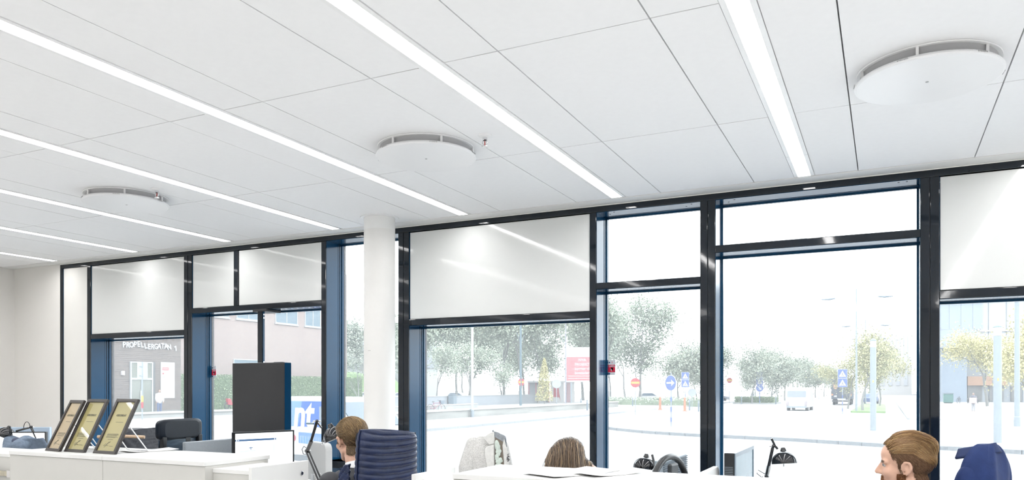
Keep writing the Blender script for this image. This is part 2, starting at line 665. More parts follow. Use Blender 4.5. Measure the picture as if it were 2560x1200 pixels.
opening(w, -1.014, .186, .12, 2.297)
rail(w, 'bottom_rail', -1.014, .186, 0, .12)
for x0, x1 in ((-1.846, -1.113), (-1.014, .186)):     # screw heads in the head lining
    sm = MB()
    for xs in (x0 + .07, x0 + .115, x1 - .115, x1 - .07):
        sm.lathe([(0, -.001), (.006, -.001), (.006, .001)], 10, Matrix.Translation((xs, YF + (.05 if int(xs * 1000) % 2 else .10), TOP - .002)))
    sm.build('lining_screws', GASK, w)
w = setting('window_8')
mullion(w, 1.82, 1.87)
rail(w, 'transom', .286, 1.82, 1.924, 1.973)
spandrel(w, .286, 1.82, 1.973, TOP)
MB().box(.286, 1.82, YJ, YG + .03, 1.973, TOP).build('backing_panel', GASK, w)
rail(w, 'bottom_rail', .286, 1.82, 0, .12)
opening(w, .286, 1.82, .12, 1.924)
w = setting('window_9')
rail(w, 'transom', 1.87, 3.2, 2.10, 2.145)
mullion(w, 3.2, 3.3, double=True)
opening(w, 1.87, 3.2, 2.145, TOP)
opening(w, 1.87, 3.2, .12, 2.10)
rail(w, 'bottom_rail', 1.87, 3.2, 0, .12)
opening(w, 3.3, XR, .12, TOP)
rail(w, 'bottom_rail', 3.3, XR, 0, .12)

# alarm stickers on the glass
red = mat('sticker_red', (.62, .02, .06), .4)
wht = mat('sticker_white', (.72, .74, .76), .4)
navy = mat('sticker_navy', (.05, .10, .22), .4)
for x0, x1, z1, lab in ((-1.842, -1.782, 1.607, 'red and white alarm sticker low on the pane between the two doubled mullions'), (-5.848, -5.788, 1.614, 'red alarm sticker on the pane edge left of the hanging display')):
    t = thing('alarm_sticker', lab, 'sticker', ((x0 + x1) / 2, YG - .002, z1))
    hw = (x1 - x0) / 2
    MB().box(-hw, hw, 0, .0015, -.112, 0).build('sticker_base', wht, t)
    MB().box(-hw, hw, -.0008, 0, -.09, -.036).build('red_field', red, t)
    text('lettering', 'LARM', .017, wht, t, facing((.004, -.001, -.047), (0, -1, 0)), .0004, bold=.0005)
    MB().lathe([(0, 0), (.010, 0), (.010, .0006)], 16, facing((.004, -.0008, -.066), (0, -1, 0))).build('red_field_mark', wht, t)
    MB().box(-.003, .003, -.0012, -.0008, -.083, -.066).build('mark_stem', wht, t)
    MB().lathe([(0, 0), (.007, 0), (.007, .0006)], 5, facing((-hw + .016, -.0006, -.019), (0, -1, 0)), smooth=False).build('pentagon_mark', navy, t)
    MB().box(.002, .010, -.0006, 0, -.016, -.013).box(.002, .010, -.0006, 0, -.024, -.021).build('red_bars', red, t)
    MB().lathe([(0, 0), (.008, 0), (.008, .0006)], 14, facing((-hw + .014, -.0006, -.101), (0, -1, 0))).build('round_mark', navy, t)

# ------------------------------------------------------------------ the street outside
GZ = -.80
ASPH = mat('street_asphalt', (.25, .255, .265), .9, var=.10, vscale=.6)
PAVE = mat('pavement_slabs', (.27, .27, .27), .9, var=.09, vscale=1.3)
KERB = mat('granite_kerb', (.125, .135, .145), .85, var=.35, vscale=9)
KERBT = mat('granite_kerb_pale', (.20, .21, .215), .85, var=.2, vscale=9)
CONC = mat('pale_concrete', (.24, .245, .24), .9, var=.12, vscale=1.2)
CONCS = mat('stained_concrete', (.20, .20, .19), .9, var=.30, vscale=.7, stretch=(.4, .4, 2.2))
LAWN = mat('street_grass', (.12, .19, .075), .95, var=.2, vscale=2)
GREY = mat('street_post_grey', (.085, .11, .135), .5, var=.05)
PALEG = mat('pale_post_grey', (.15, .175, .195), .5, var=.05)
BARK = mat('tree_bark', (.15, .15, .145), .95, var=.2, vscale=8)
SIGNW = mat('sign_white', (.30, .30, .30), .5)
SIGNR = mat('sign_red', (.22, .02, .03), .5)
SIGNY = mat('sign_yellow', (.32, .25, .04), .5)
SIGNB = mat('sign_blue', (.035, .065, .20), .5)
CARW = mat('vehicle_white_paint', (.34, .34, .345), .25, spec=.5, var=.02)
CARG = mat('vehicle_dark_glass', (.02, .045, .075), .08, spec=.6)
TYRE = mat('tyre_rubber', (.02, .02, .022), .8)

ground = MB().box(-320, 220, YO + .02, 520, GZ - .4, GZ).build('ground', ASPH, kind='structure')
# paved island with granite kerb stones
front = [(-14.2, 40.2), (-12.4, 38.1), (-10.6, 36.5), (-9.0, 35.5), (-7.4, 34.8), (-5.4, 34.2), (-3.2, 33.5), (-1.6, 32.6), (0.1, 31.7), (2.0, 31.2), (4.1, 30.4), (9, 29.0), (16, 27.5), (30, 26)]
back = [(30, 30.5), (16, 38), (9, 42.5), (6.1, 45.0), (3.6, 47.9), (1.9, 52.6), (-.3, 56.6), (-2.8, 62.3), (-4.6, 76.0), (-5.4, 90), (-14.5, 88), (-15.3, 71), (-16.3, 59.4), (-16.2, 52.5), (-15.6, 45)]
isl = MB().prism([(x, y) for x, y in front + back], GZ, GZ + .125).build('pavement', PAVE, kind='structure')


def kerbs(parent, pts, step=1.0, z0=GZ - .01, z1=GZ + .14, w=.24, m=KERB, name='kerbstone'):
    pts = [Vector((p[0], p[1], 0)) for p in pts]
    k = 0
    for a, b in zip(pts[:-1], pts[1:]):
        L = (b - a).length
        n = max(1, round(L / step))
        d = (b - a) / n
        ang = math.atan2(d.y, d.x)
        for i in range(n):
            c = a + d * (i + .5)
            key = (round(d.length, 2), w, m.name)
            if key not in tile_cache:
                tile_cache[key] = MB().box(-d.length / 2 + .008, d.length / 2 - .008, -w / 2, w / 2, z0, z1).mesh(name, m)
            o = link(name, tile_cache[key], parent, loc=(c.x, c.y, rnd.uniform(-.006, .006)))
            o.rotation_euler = (0, 0, ang)
            k += 1


kerbs(isl, front[:12], 1.0)
kerbs(isl, [(30, 30.5), (16, 38), (9, 42.5), (6.1, 45.0), (3.6, 47.9), (1.9, 52.6), (-.3, 56.6), (-2.8, 62.3), (-4.6, 76.0)], 1.6, z1=GZ + .135, m=KERBT)
kerbs(isl, [(-14.2, 40.2), (-15.6, 45), (-16.2, 52.5), (-16.3, 59.4), (-15.3, 71)], 1.6, z1=GZ + .135, m=KERBT)
# far side pavement of the street, along Y, with low walls
fs = MB().box(-50, -21.0, 20, 160, GZ, GZ + .13).build('pavement', PAVE, kind='structure')
kerbs(fs, [(-21.0, 22), (-21.0, 66)], 1.4, z1=GZ + .14, m=KERBT)
rp_ = MB().box(1.5, 60, 60, 200, GZ, GZ + .10).build('pavement', PAVE, kind='structure')
kerbs(rp_, [(1.5, 60), (1.5, 130)], 2.2, z1=GZ + .11, m=KERBT)
# far-side step and plinth before the brick building
t = thing('terrace_wall', 'long pale concrete terrace step in front of the brick buildings', 'wall', (-46, 55, GZ))
MB().box(-.6, .3, -25, 17, 0, .42).build('wall_block', CONC, t)
MB().box(-.75, .45, -25, 17, .42, .52).build('coping', mat('pale_coping', (.33, .33, .32), .9), t)
t = thing('low_wall', 'low stained concrete planter wall along the street, before the park trees', 'wall', (-27, 62, GZ + .13))
MB().box(-.25, .25, -28, 20, 0, .50).build('wall_block', CONCS, t)
MB().box(-.35, .35, -28, 20, .50, .60).build('coping', mat('pale_coping', (.33, .33, .32), .9), t)
t = thing('low_wall', 'short white concrete wall behind the stained planter wall, near the bicycle', 'wall', (-35, 58, GZ + .13))
MB().box(-.25, .25, -16, 6, 0, .55).build('wall_block', CONC, t)
MB().box(-.3, .3, -16, 6, .55, .62).build('coping', mat('pale_coping', (.33, .33, .32), .9), t)
t = thing('low_wall', 'long plain bluish grey wall at the foot of the park trees', 'wall', (-44, 86, GZ + .13))
MB().box(-.3, .3, -26, 15, 0, 1.15).build('wall_block', mat('blue_grey_render', (.20, .215, .235), .9), t)
MB().box(-.34, .34, -26, 15, 1.15, 1.2).build('coping', CONC, t)
# steps
t = thing('stone_steps', 'small flight of pale steps on the terrace below the scooter', 'steps', (-44.9, 47.2, GZ + .13))
for q in range(4):
    MB().box(.7 + .28 * q, .98 + .28 * q, -.9, .9, 0, .48 - .12 * q).build('step', CONC, t)

# ---- brown brick porch with the street-name lettering (wall faces the street)
BRN = brick_mat('brown_brick', (.105, .088, .080), (.078, .066, .062), (.155, .14, .13), 1.0, .7, .14)
PNK = brick_mat('pink_brick', (.215, .17, .158), (.185, .148, .14), (.26, .24, .23), 1.0, .5, .15)
WIN = mat('far_window_glass', (.10, .14, .17), .15, spec=.6)
WFR = mat('far_window_frame', (.27, .29, .31), .5)
bb = thing('brick_building', 'dark brown brick entrance block with white lettering and a glass door', 'building', (-50, 38, 0))
MB().box(-7.8, 0, -6, 5.05, -.30, 5.6).build('wall', BRN, bb)
MB().box(-7.8, -.05, -6, 5.0, -.8, -.30).build('plinth', CONC, bb)
MB().box(-7.8, .12, -6.1, 5.15, 5.6, 5.8).build('roof_edge', mat('roof_edge_brown', (.12, .11, .105), .6), bb)
d = MB()
for y in (.48, 2.32):
    d.box(0, .10, y, y + .10, -.5, 3.36)
d.box(0, .10, .58, 2.32, 3.28, 3.36).box(0, .10, .58, 2.32, 2.02, 2.16).box(0, .10, 1.4, 1.46, -.5, 2.02)
df = d.build('door_frame', WFR, bb)
MB().box(.02, .05, .58, 2.32, 2.16, 3.28).build('transom_pane', mat('porch_glass_dark', (.12, .13, .115), .1), df)
MB().box(.02, .05, .58, 1.40, -.4, 2.02).build('door_leaf', mat('porch_glass_dark'  , (.12, .13, .115), .1), df)
MB().box(.02, .05, 1.46, 2.32, -.4, 2.02).build('door_leaf', mat('porch_glass_dark', (.12, .13, .115), .1), df)
MB().tube([(.12, 1.34, .3), (.12, 1.34, 1.2)], .025).build('door_handle', ALU, df)
MB().box(0, .08, 2.42, 2.62, -.5, 3.38).build('door_pier', mat('dark_bronze', (.05, .055, .06), .5), bb)
bd = MB().box(0, .05, 3.15, 4.42, .62, 3.40).build('notice_board', SIGNW, bb)
MB().box(.05, .056, 3.28, 3.86, 2.78, 2.98).build('red_panel', mat('board_red', (.30, .05, .06), .6), bd)
MB().box(.056, .058, 3.32, 3.82, 2.85, 2.91).build('panel_bar', SIGNW, bd)
MB().lathe([(.07, 0), (0, .005)], 12, facing((.052, 3.36, 2.52), (1, 0, 0))).build('red_dot', SIGNR, bd)
MB().box(.05, .055, 3.3, 3.6, 2.20, 2.24).box(.05, .055, 3.3, 3.55, 2.30, 2.34).build('text_lines', PALEG, bd)
MB().box(0, .14, -.25, -.02, 2.35, 2.65).build('wall_lamp', mat('wall_lamp_white', (.36, .34, .34), .5), bb)
word = 'PROPELLERGATAN 1'
dz_ = [0, 0, .02, .07, .10, .06, .0, -.04, -.03, .0, .03, .06, .06, .0, 0, -.06]
an_ = [0, 2, 8, 10, -6, -12, -16, 0, 4, 5, 8, 4, -4, -16, 0, -12]
LETM = mat('letter_white', (.34, .36, .38), .5)
for i, ch in enumerate(word):
    if ch == ' ':
        continue
    if ch == '1':
        M = facing((.05, -.02 + i * .302, 4.50), (1, 0, 0)) @ Matrix.Rotation(R(7), 4, 'Z')
        MB().prism([(-.03, -.2), (.05, -.2), (.05, .2), (-.02, .2), (-.13, .12), (-.10, .06), (-.03, .11)], -.03, .03, M).build('letter', LETM, bb)
        continue
    y = -.02 + i * .302
    M = facing((.05, y, 4.55 + dz_[i]), (1, 0, 0)) @ Matrix.Rotation(R(-an_[i] * .6), 4, 'Z')
    text('letter', ch, .56, LETM, bb, M, .03, bold=.012, sx=.86)

# ---- long pink brick building with windows
pb = thing('brick_building', 'long pale pink brick building with white-framed windows behind the hedge', 'building', (-58, 38, 0))
MB().box(-12, 0, -4, 36.0, -.8, 15).build('wall', PNK, pb)


def far_window(parent, y0, y1, z0, z1, panes=2, mx=0.0):
    f = MB()
    e = .09
    f.box(mx, mx + .06, y0, y1, z0, z0 + e).box(mx, mx + .06, y0, y1, z1 - e, z1)
    for q in range(panes + 1):
        y = y0 + (y1 - y0 - e) * q / panes
        f.box(mx, mx + .06, y, y + e, z0 + e, z1 - e)
    f.box(mx, mx + .12, y0 - .1, y1 + .1, z0 - .12, z0)
    w = f.build('window', WFR, parent)
    for q in range(panes):
        a = y0 + (y1 - y0 - e) * q / panes + e
        b = y0 + (y1 - y0 - e) * (q + 1) / panes
        MB().box(mx, mx + .03, a, b, z0 + e, z1 - e).build('pane', WIN, w)


far_window(pb, 14.6, 17.6, 8.3, 10.3)
far_window(pb, 18.6, 21.8, 8.3, 10.3)
far_window(pb, 24.0, 27.4, 8.3, 10.6)
far_window(pb, 28.6, 31.2, 8.3, 10.6)
far_window(pb, 18.2, 21.6, 2.9, 4.3, 1)
far_window(pb, 7, 10, 8.3, 10.3)

# ---- clipped ivy hedge
HEDGE = tint_mat('hedge_leaves', [(0, (.06, .10, .055)), (.5, (.125, .175, .10)), (1, (.24, .29, .18))], .7)


def leaf_cloud(n, pos, size, rn, up=.0):
    b = MB()
    for _ in range(n):
        p, nrm = pos()
        a = Vector((rn.gauss(0, 1), rn.gauss(0, 1), rn.gauss(0, 1))).normalized()
        if nrm is not None:
            a = (a * .7 + nrm).normalized()
        u = a.orthogonal().normalized()
        u = Matrix.Rotation(rn.uniform(0, 6.28), 3, a) @ u
        v = a.cross(u)
        s = size * rn.uniform(.6, 1.3)
        b.add([p - u * s * .5, p + v * s * .32, p + u * s * .5, p - v * s * .32], [(0, 1, 2, 3)], tint=rn.uniform(.02, 1))
    return b


h = thing('hedge', 'long clipped dark green hedge along the foot of the pink brick building', 'hedge', (-56.8, 62.5, GZ))
MB().box(-.8, .55, -19.2, 12.2, 0, 3.35).build('hedge_core', mat('hedge_core', (.08, .115, .06), .9, var=.3, vscale=3), h)
rh = random.Random(3)


def hp():
    k = rh.random()
    if k < .82:
        return Vector((.58 + rh.uniform(-.05, .10), rh.uniform(-19.2, 12.2), rh.uniform(0, 3.42))), Vector((1, 0, 0))
    return Vector((rh.uniform(-.8, .6), rh.uniform(-19.2, 12.2), 3.38 + rh.uniform(-.06, .12))), Vector((0, 0, 1))


leaf_cloud(24000, hp, .12, rh).build('leaves', HEDGE, h, kind='stuff')

# red scooter parked under the hedge
t = thing('scooter', 'red scooter parked on the terrace before the hedge', 'scooter', (-47.6, 46.0, -.28))
for y in (-.55, .55):
    MB().tube([(0, y + .24 * cos(a * pi / 8), .25 + .24 * sin(a * pi / 8)) for a in range(17)], .045, 6, False).build('wheel', TYRE, t)
MB().prism([(-.5, .35), (-.1, .3), (.3, .3), (.45, .9), (.35, 1.05), (.2, .5), (-.1, .48), (-.2, .8), (-.55, .85)], -.13, .13, Matrix(((0, 0, 1, 0), (1, 0, 0, 0), (0, 1, 0, 0), (0, 0, 0, 1)))).build('body_shell', SIGNR, t, bevel=.02)
MB().tube([(-.28, .38, 1.1), (.28, .38, 1.1)], .03).build('handlebar', TYRE, t)
MB().tube([(0, -.2, .3), (.2, -.35, 0)], .02).build('stand', TYRE, t)

# road sign seen from behind near the entrance block
t = thing('road_sign', 'square road sign seen from behind on a grey post before the brown entrance', 'sign', (-43.5, 34.4, GZ))
MB().tube([(0, 0, 0), (0, 0, 3.9)], .045).build('post', PALEG, t)
MB().box(-.02, .02, -.36, .40, 2.75, 3.85).build('sign_plate', mat('sign_back_grey', (.22, .25, .27), .5), t, bevel=.01)
MB().box(.02, .05, -.2, .06, 3.58, 3.63).build('clamp', PALEG, t)
MB().box(.02, .05, -.2, .06, 2.98, 3.03).build('clamp', PALEG, t)
MB().tube([(0, 0, 1.30), (0, 0, 1.70)], .075).build('yellow_band', SIGNY, t)
MB().tube([(0, 0, .9), (0, 0, 1.30)], .075).build('red_band', SIGNR, t)

# person in white walking past the entrance
def far_person(name, label, x, y, z, hgt, top, legs, rz=0.0):
    s = hgt / 1.75
    t = thing(name, label, 'person', (x, y, z), rz)
    b = MB()
    for sg in (-1, 1):
        b.cap((0, sg * .09, .06), .05, (.02, sg * .09, .48), .06).cap((.02, sg * .09, .48), .06, (0, sg * .08, .92), .085)
        b.cap((.05, sg * .09, .04), .04, (.16, sg * .09, .03), .035)
        b.cap((0, sg * .20, 1.40), .055, (.03, sg * .25, 1.12), .045).cap((.03, sg * .25, 1.12), .045, (.16, sg * .22, .88), .035)
        for q in range(5):
            b.cap((.17, sg * (.22 - .016 * (q - 2)), .86), .009, (.21, sg * (.22 - .019 * (q - 2)), .79 - .01 * (2 - abs(q - 2))), .007)
    b.cap((0, 0, .95), .14, (0, 0, 1.35), .16).cap((0, 0, 1.4), .06, (0, 0, 1.52), .055)
    b.ell((.01, 0, 1.63), (.095, .08, .12)).cap((.10, 0, 1.63), .012, (.115, 0, 1.605), .013)
    me = remesh(b, .016, 2)
    me.transform(Matrix.Scale(s, 4))
    me.materials.append(mat('far_skin', (.22, .14, .11), .6))
    link('body', me, t)
    c = MB()
    c.cap((0, 0, .90), .175, (0, 0, 1.36), .185)
    for sg in (-1, 1):
        c.cap((0, sg * .20, 1.40), .07, (.03, sg * .25, 1.12), .06).cap((.03, sg * .25, 1.12), .06, (.14, sg * .225, .93), .052)
    me = remesh(c, .02, 2)
    me.transform(Matrix.Scale(s, 4))
    me.materials.append(top)
    link('jacket', me, t)
    c = MB()
    for sg in (-1, 1):
        c.cap((0, sg * .09, .10), .065, (.02, sg * .09, .48), .075).cap((.02, sg * .09, .48), .075, (0, sg * .08, .94), .10)
    me = remesh(c, .02, 2)
    me.transform(Matrix.Scale(s, 4))
    me.materials.append(legs)
    link('trousers', me, t)
    hm = MB().ell((-.012, 0, 1.655), (.10, .088, .115)).mesh('hair', mat('far_hair', (.07, .05, .04), .7))
    hm.transform(Matrix.Scale(s, 4))
    link('hair', hm, t)
    return t


far_person('person', 'person in a white jacket and dark blue trousers before the brown entrance', -47.5, 39.0, -.5, 1.8, mat('far_white_cloth', (.36, .36, .37), .8), mat('far_blue_cloth', (.05, .075, .14), .8), R(-20))

# street lamp in front of the pink building
t = thing('street_lamp', 'slim pale street lamp with a white tubular head before the pink building', 'street lamp', (-22.6, 34.3, GZ))
MB().tube([(0, 0, 0), (0, 0, 5.6)], [.085, .06]).build('post', PALEG, t)
MB().tube([(-1.1, -.35, 5.85), (.7, .3, 5.62)], [.14, .16], 12).build('lamp_head', mat('lamp_head_white', (.5, .5, .5), .4), t)
MB().tube([(0, 0, 5.5), (0, 0, 5.75)], .05).build('bracket', PALEG, t)

# ---- white delivery van parked right outside
van = thing('van', 'white delivery van with blue lettering parked outside behind the desk lamp', 'van', (-13.09, 16.145, GZ), R(-10))
P90 = Matrix.Rotation(pi / 2, 4, 'X')      # local XY -> XZ
prof = [(-2.42, .36), (-2.45, 1.1), (-2.38, 1.78), (-2.26, 1.93), (-1.9, 1.97), (.75, 1.96), (1.05, 1.88), (1.72, 1.22), (2.28, 1.06), (2.42, .86), (2.44, .45), (2.30, .34)]
MB().prism(prof, -.93, .93, P90).build('body', CARW, van, bevel=.07, seg=3)
for s in (-1, 1):
    for x in (-1.55, 1.55):
        wb = MB().lathe([(0, -.1), (.20, -.1), (.20, -.08), (.33, -.1), (.345, 0), (.33, .1), (0, .1)], 24, Matrix.Translation((x, s * .86, .34)) @ P90)
        wh = wb.build('wheel', TYRE, van)
        MB().lathe([(0, .115), (.20, .105), (.21, .10)], 20, Matrix.Translation((x, s * .88, .34)) @ Matrix.Rotation(-s * pi / 2, 4, 'X')).build('wheel_cap', ALU, wh)
        MB().lathe([(.37, 0), (.42, 0)], 24, Matrix.Translation((x, s * .931, .36)) @ P90).build('arch_trim', TYRE, van)
    MB().prism([(.55, 1.20), (1.58, 1.24), (1.02, 1.72), (.55, 1.74)], -.004, .004, Matrix.Translation((0, s * .935, 0)) @ P90).build('side_window', CARG, van)
    MB().prism([(-2.3, .34), (2.3, .34), (2.3, .50), (-2.3, .50)], -.006, .006, Matrix.Translation((0, s * .935, 0)) @ P90).build('sill_cladding', mat('sill_grey', (.05, .06, .07), .6), van)
    MB().box(1.35, 1.5, s * .95 - .05, s * .95 + s * .14, 1.15, 1.36).build('mirror', TYRE, van, bevel=.03)
MB().prism([(1.10, 1.83), (1.70, 1.25), (1.72, 1.27), (1.12, 1.85)], -.8, .8, P90).build('windscreen', CARG, van)
MB().box(2.43, 2.46, -.8, .8, .4, .6).build('bumper', TYRE, van, bevel=.02)
for s in (-1, 1):
    MB().box(2.36, 2.44, s * .6 - .15, s * .6 + .15, .78, .95).build('headlight', SIGNW, van, bevel=.02)
    MB().box(-2.46, -2.42, s * .8 - .08, s * .8 + .08, .9, 1.4).build('tail_light', SIGNR, van, bevel=.01)
# graphics on the near (right-hand) side, y = -.93
SD = Matrix.Translation((.55, -.932, 0)) @ P90
BLU = mat('van_graphic_blue', (.0, .045, .22), .5, spec=.2)
BLU2 = mat('van_graphic_light_blue', (.06, .13, .22), .5, spec=.2)
MB().prism([(-1.32, 1.22), (.06, 1.22), (.22, 1.87), (-1.16, 1.87)], 0, .004, SD).build('blue_field', BLU, van)
MB().prism([(-1.32, 1.22), (-.82, 1.22), (-.66, 1.87), (-1.16, 1.87)], .004, .005, SD).build('light_blue_field', BLU2, van)
text('lettering', 'nt', .98, mat('van_letter_white', (.36, .36, .36), .4), van, facing((-.07, -.938, 1.52), (0, -1, 0)), .002, bold=.03, shear=.12, sx=.95)
text('lower_lettering', '- Värme', .22, BLU, van, facing((.80, -.937, .60), (0, -1, 0)), .001)
pc = MB().prism([(-.80, .80), (.56, .75), (.56, 1.05), (-.80, 1.08)], 0, .004, SD).build('picture', mat('van_picture_sky', (.01, .08, .22), .4, var=.25, vscale=2), van)
tb = MB()
for q in range(9):
    x = -.17 + q * .10
    tb.box(x, x + .008, -.939, -.937, .80, .98 - .004 * q).box(x - .03, x + .035, -.939, -.937, .975 - .004 * q, .982 - .004 * q)
tb.build('turbine_print', SIGNW, pc)
MB().prism([(.12, .79), (.56, .76), (.56, .88), (.36, .93), (.2, .86)], .004, .006, SD).build('village_print', mat('village_brown', (.16, .08, .05), .6, var=.5, vscale=14), pc)
MB().ell((-.45, -.93, .92), (.10, .01, .09)).build('flower_print', mat('flower_red', (.22, .03, .05), .6, var=.4, vscale=20), van)

# ---- far grey hall with lawn bank beyond the column
t = thing('hall_building', 'distant pale grey hall with white rooftop units seen beside the column', 'building', (-129, 178, GZ))
MB().box(-22, 12, -6, 14, 8, 15.5).build('upper_wall', mat('hall_grey_blue', (.185, .20, .225), .8), t)
MB().box(-22, 11.5, -5, 14, 0, 8).build('lower_wall', mat('hall_pale_wall', (.27, .285, .28), .8), t)
for q in range(7):
    MB().box(-14 + q * 3.4, -11.8 + q * 3.4, -4, 2, 15.5, 17.2 + .5 * (q % 3)).build('rooftop_unit', mat('rooftop_white', (.30, .31, .33), .7), t)
for q in range(5):
    fw = MB().box(-9 + q * 4, -6.5 + q * 4, -6.3, -6.0 + .9, 1.5, 6).build('window', WFR, t)
    MB().box(-8.7 + q * 4, -6.8 + q * 4, -6.35, -6.2, 1.8, 5.7).build('pane', WIN, fw)
t = thing('grass_bank', 'pale green grass bank below the distant grey hall', 'lawn', (-118, 160, GZ))
MB().prism([(-10, 0), (8, 0), (3, 5), (-10, 6.5)], -6, 14, P90).build('slope', LAWN, t)
t = thing('car', 'distant white parked car beside the column, left of the bare tree', 'car', (-72, 93, GZ), R(70))


def car_parts(t, paint, L=4.3, hh=1.45, w=.88):
    P = P90
    MB().prism([(-L / 2, .3), (-L / 2, .85), (-L / 2 + .5, .95), (-L / 2 + .9, hh), (.35, hh), (1.1, .95), (L / 2 - .1, .8), (L / 2, .35)], -w, w, P).build('body', paint, t, bevel=.06)
    for s in (-1, 1):
        MB().prism([(-L / 2 + .7, .98), (-L / 2 + 1.0, hh - .08), (.3, hh - .08), (.95, .98)], -.01, .01, Matrix.Translation((0, s * w, 0)) @ P).build('side_window', CARG, t)
        for x in (-L / 2 + .8, L / 2 - .85):
            MB().lathe([(0, -.1), (.30, -.1), (.32, 0), (.30, .1), (0, .1)], 18, Matrix.Translation((x, s * (w - .06), .31)) @ P).build('wheel', TYRE, t)


car_parts(t, CARW)
for i, (x, y, rz, lab) in enumerate(((-72.5, 108, 15, 'white car parked under the park trees, left of the tall grey lamp post'), (-64.5, 112, 10, 'second white car parked under the park trees, just right of the first'),
                                     (-84, 112, 20, 'leftmost white car parked behind the bicycle under the trees'), (-34, 120, 30, 'white car far off behind the no-entry sign on the plaza'),
                                     (-25, 128, 10, 'dark car far off left of the crossing sign island'))):
    t = thing('car', lab, 'car', (x, y, GZ), R(rz), 'parked cars far off')
    car_parts(t, CARW if i < 4 else mat('vehicle_grey_paint', (.12, .13, .15), .3))

# ---- trees
def grow(b, tips, p, d, L, r, depth, rn, spread=.5, up=.15, seg=3):
    path, rad = [p.copy()], [r]
    q, dd = p.copy(), d.copy()
    for k in range(seg):
        dd = (dd + Vector((rn.gauss(0, .10), rn.gauss(0, .10), up * .5))).normalized()
        q = q + dd * L / seg
        path.append(q.copy())
        rad.append(r * (1 - .45 * (k + 1) / seg))
    b.tube(path, rad, 6 if depth > 1 else 4, False)
    if depth == 0:
        tips.append((q, dd))
        return
    for k in range(3 if depth > 1 else 4):
        a = rn.uniform(0, 6.28)
        nd = (dd + (dd.orthogonal().normalized() * cos(a) + dd.cross(dd.orthogonal().normalized()) * sin(a)) * rn.uniform(spread * .7, spread * 1.5)).normalized()
        st = path[-1] if k == 0 else path[rn.randint(1, seg)]
        grow(b, tips, st, nd, L * rn.uniform(.6, .8), r * .5, depth - 1, rn, spread, up, seg)


def tree_meshes(seed, h, trunk, leafm, nleaf, lsize, depth=3, spread=.55, r=.13, cloud=.55, shape=None):
    rn = random.Random(seed)
    b, tips = MB(), []
    grow(b, tips, Vector((0, 0, 0)), Vector((0, 0, 1)), h * trunk, r, depth, rn, spread)
    top = max(t[0].z for t in tips)
    tm = b.mesh('trunk', BARK)
    sc_ = h / top
    tm.transform(Matrix.Diagonal((sc_, sc_, sc_, 1)))
    tips = [(p * sc_, d) for p, d in tips]
    if not nleaf:
        return tm, None
    if shape:
        pos = lambda: (Vector(shape(rn)), None)
    else:
        def pos():
            p, d = rn.choice(tips)
            return p - d * rn.uniform(0, h * .10) + Vector((rn.gauss(0, 1), rn.gauss(0, 1), rn.gauss(0, .8))) * cloud * rn.uniform(.4, 1), None
    return tm, leaf_cloud(nleaf, pos, lsize, rn).mesh('foliage', leafm)


LF_PALE = tint_mat('pale_autumn_leaves', [(0, (.19, .225, .18)), (.5, (.245, .28, .225)), (1, (.31, .325, .26))], .8)
LF_GREEN = tint_mat('row_tree_leaves', [(0, (.17, .20, .165)), (.5, (.225, .25, .205)), (1, (.285, .295, .23))], .8)
LF_GOLD = tint_mat('golden_leaves', [(0, (.20, .215, .12)), (.5, (.28, .27, .15)), (1, (.36, .33, .19))], .8)
LF_YEL = tint_mat('yellow_leaves', [(0, (.30, .29, .15)), (.5, (.38, .35, .17)), (1, (.46, .41, .22))], .8)
PARKT = [tree_meshes(11 + q, 14.5, .30, LF_PALE, 11000, .32, 4, .5, .17, 1.15) for q in range(2)]
SMALT = [tree_meshes(31 + q, 7.2, .30, LF_PALE, 4200, .20, 3, .45, .07, .75) for q in range(2)]
ROWT = [tree_meshes(51 + q, 7.8, .30, LF_GREEN, 8000, .24, 4, .62, .10, 1.05) for q in range(3)]
GOLDT = [tree_meshes(71 + q, 7.0, .28, LF_GOLD, 6000, .18, 4, .6, .09, .75) for q in range(2)]
YELT = [tree_meshes(81 + q, 9.0, .25, LF_YEL, 9000, .22, 4, .62, .11, .95) for q in range(2)]
BARET = tree_meshes(97, 6.0, .30, LF_PALE, 0, .1, 4, .42, .06)


def conic(rn):
    z = rn.uniform(.4, 6.0)
    rr = 1.35 * (1 - (z - .4) / 5.8) ** .8 * math.sqrt(rn.random())
    a = rn.uniform(0, 6.28)
    return rr * cos(a), rr * sin(a), z


CONET = tree_meshes(99, 5.6, .5, LF_YEL, 2600, .2, 2, .2, .07, shape=conic)


def plant(name, label, group, meshes, x, y, s, rz, z=GZ + .12):
    t = thing(name, label, 'tree', (x, y, z), rz, group)
    t.scale = (s, s, s)
    link('trunk', meshes[0], t)
    if meshes[1]:
        link('foliage', meshes[1], t, kind='stuff')
    return t


for i, (x, y, s, lab) in enumerate(((-56.5, 88, 1.0, 'tall pale park tree behind the bicycle, leftmost in the pane under the large white panel'), (-52, 90, .9, 'tall pale park tree directly behind the litter bin'),
                                  (-58, 104, 1.15, 'tall pale park tree rising between the first two parked white cars'), (-50, 100, 1.05, 'tall pale park tree above the second parked white car'),
                                  (-55, 118, 1.1, 'tall hazy park tree left of the no-entry post, deep in the park'), (-45, 95, 1.0, 'tall pale park tree just left of the no-entry sign on the dark post'),
                                  (-43.2, 97, .95, 'tall pale park tree just right of the no-entry sign on the dark post'), (-46, 122, 1.2, 'tall hazy park tree above the yellow conical tree'),
                                  (-40, 112, 1.1, 'tall pale park tree above the red and white kiosk'), (-36.5, 104, 1.0, 'tall pale park tree between the kiosk and the red billboard'),
                                  (-35, 118, 1.1, 'tall pale park tree above the red billboard'), (-63, 96, 1.0, 'tall pale park tree half hidden by the window reveal beside the bicycle'))):
    plant('park_tree', lab, 'tall park trees', PARKT[i % 2], x, y, s, i * 1.7)
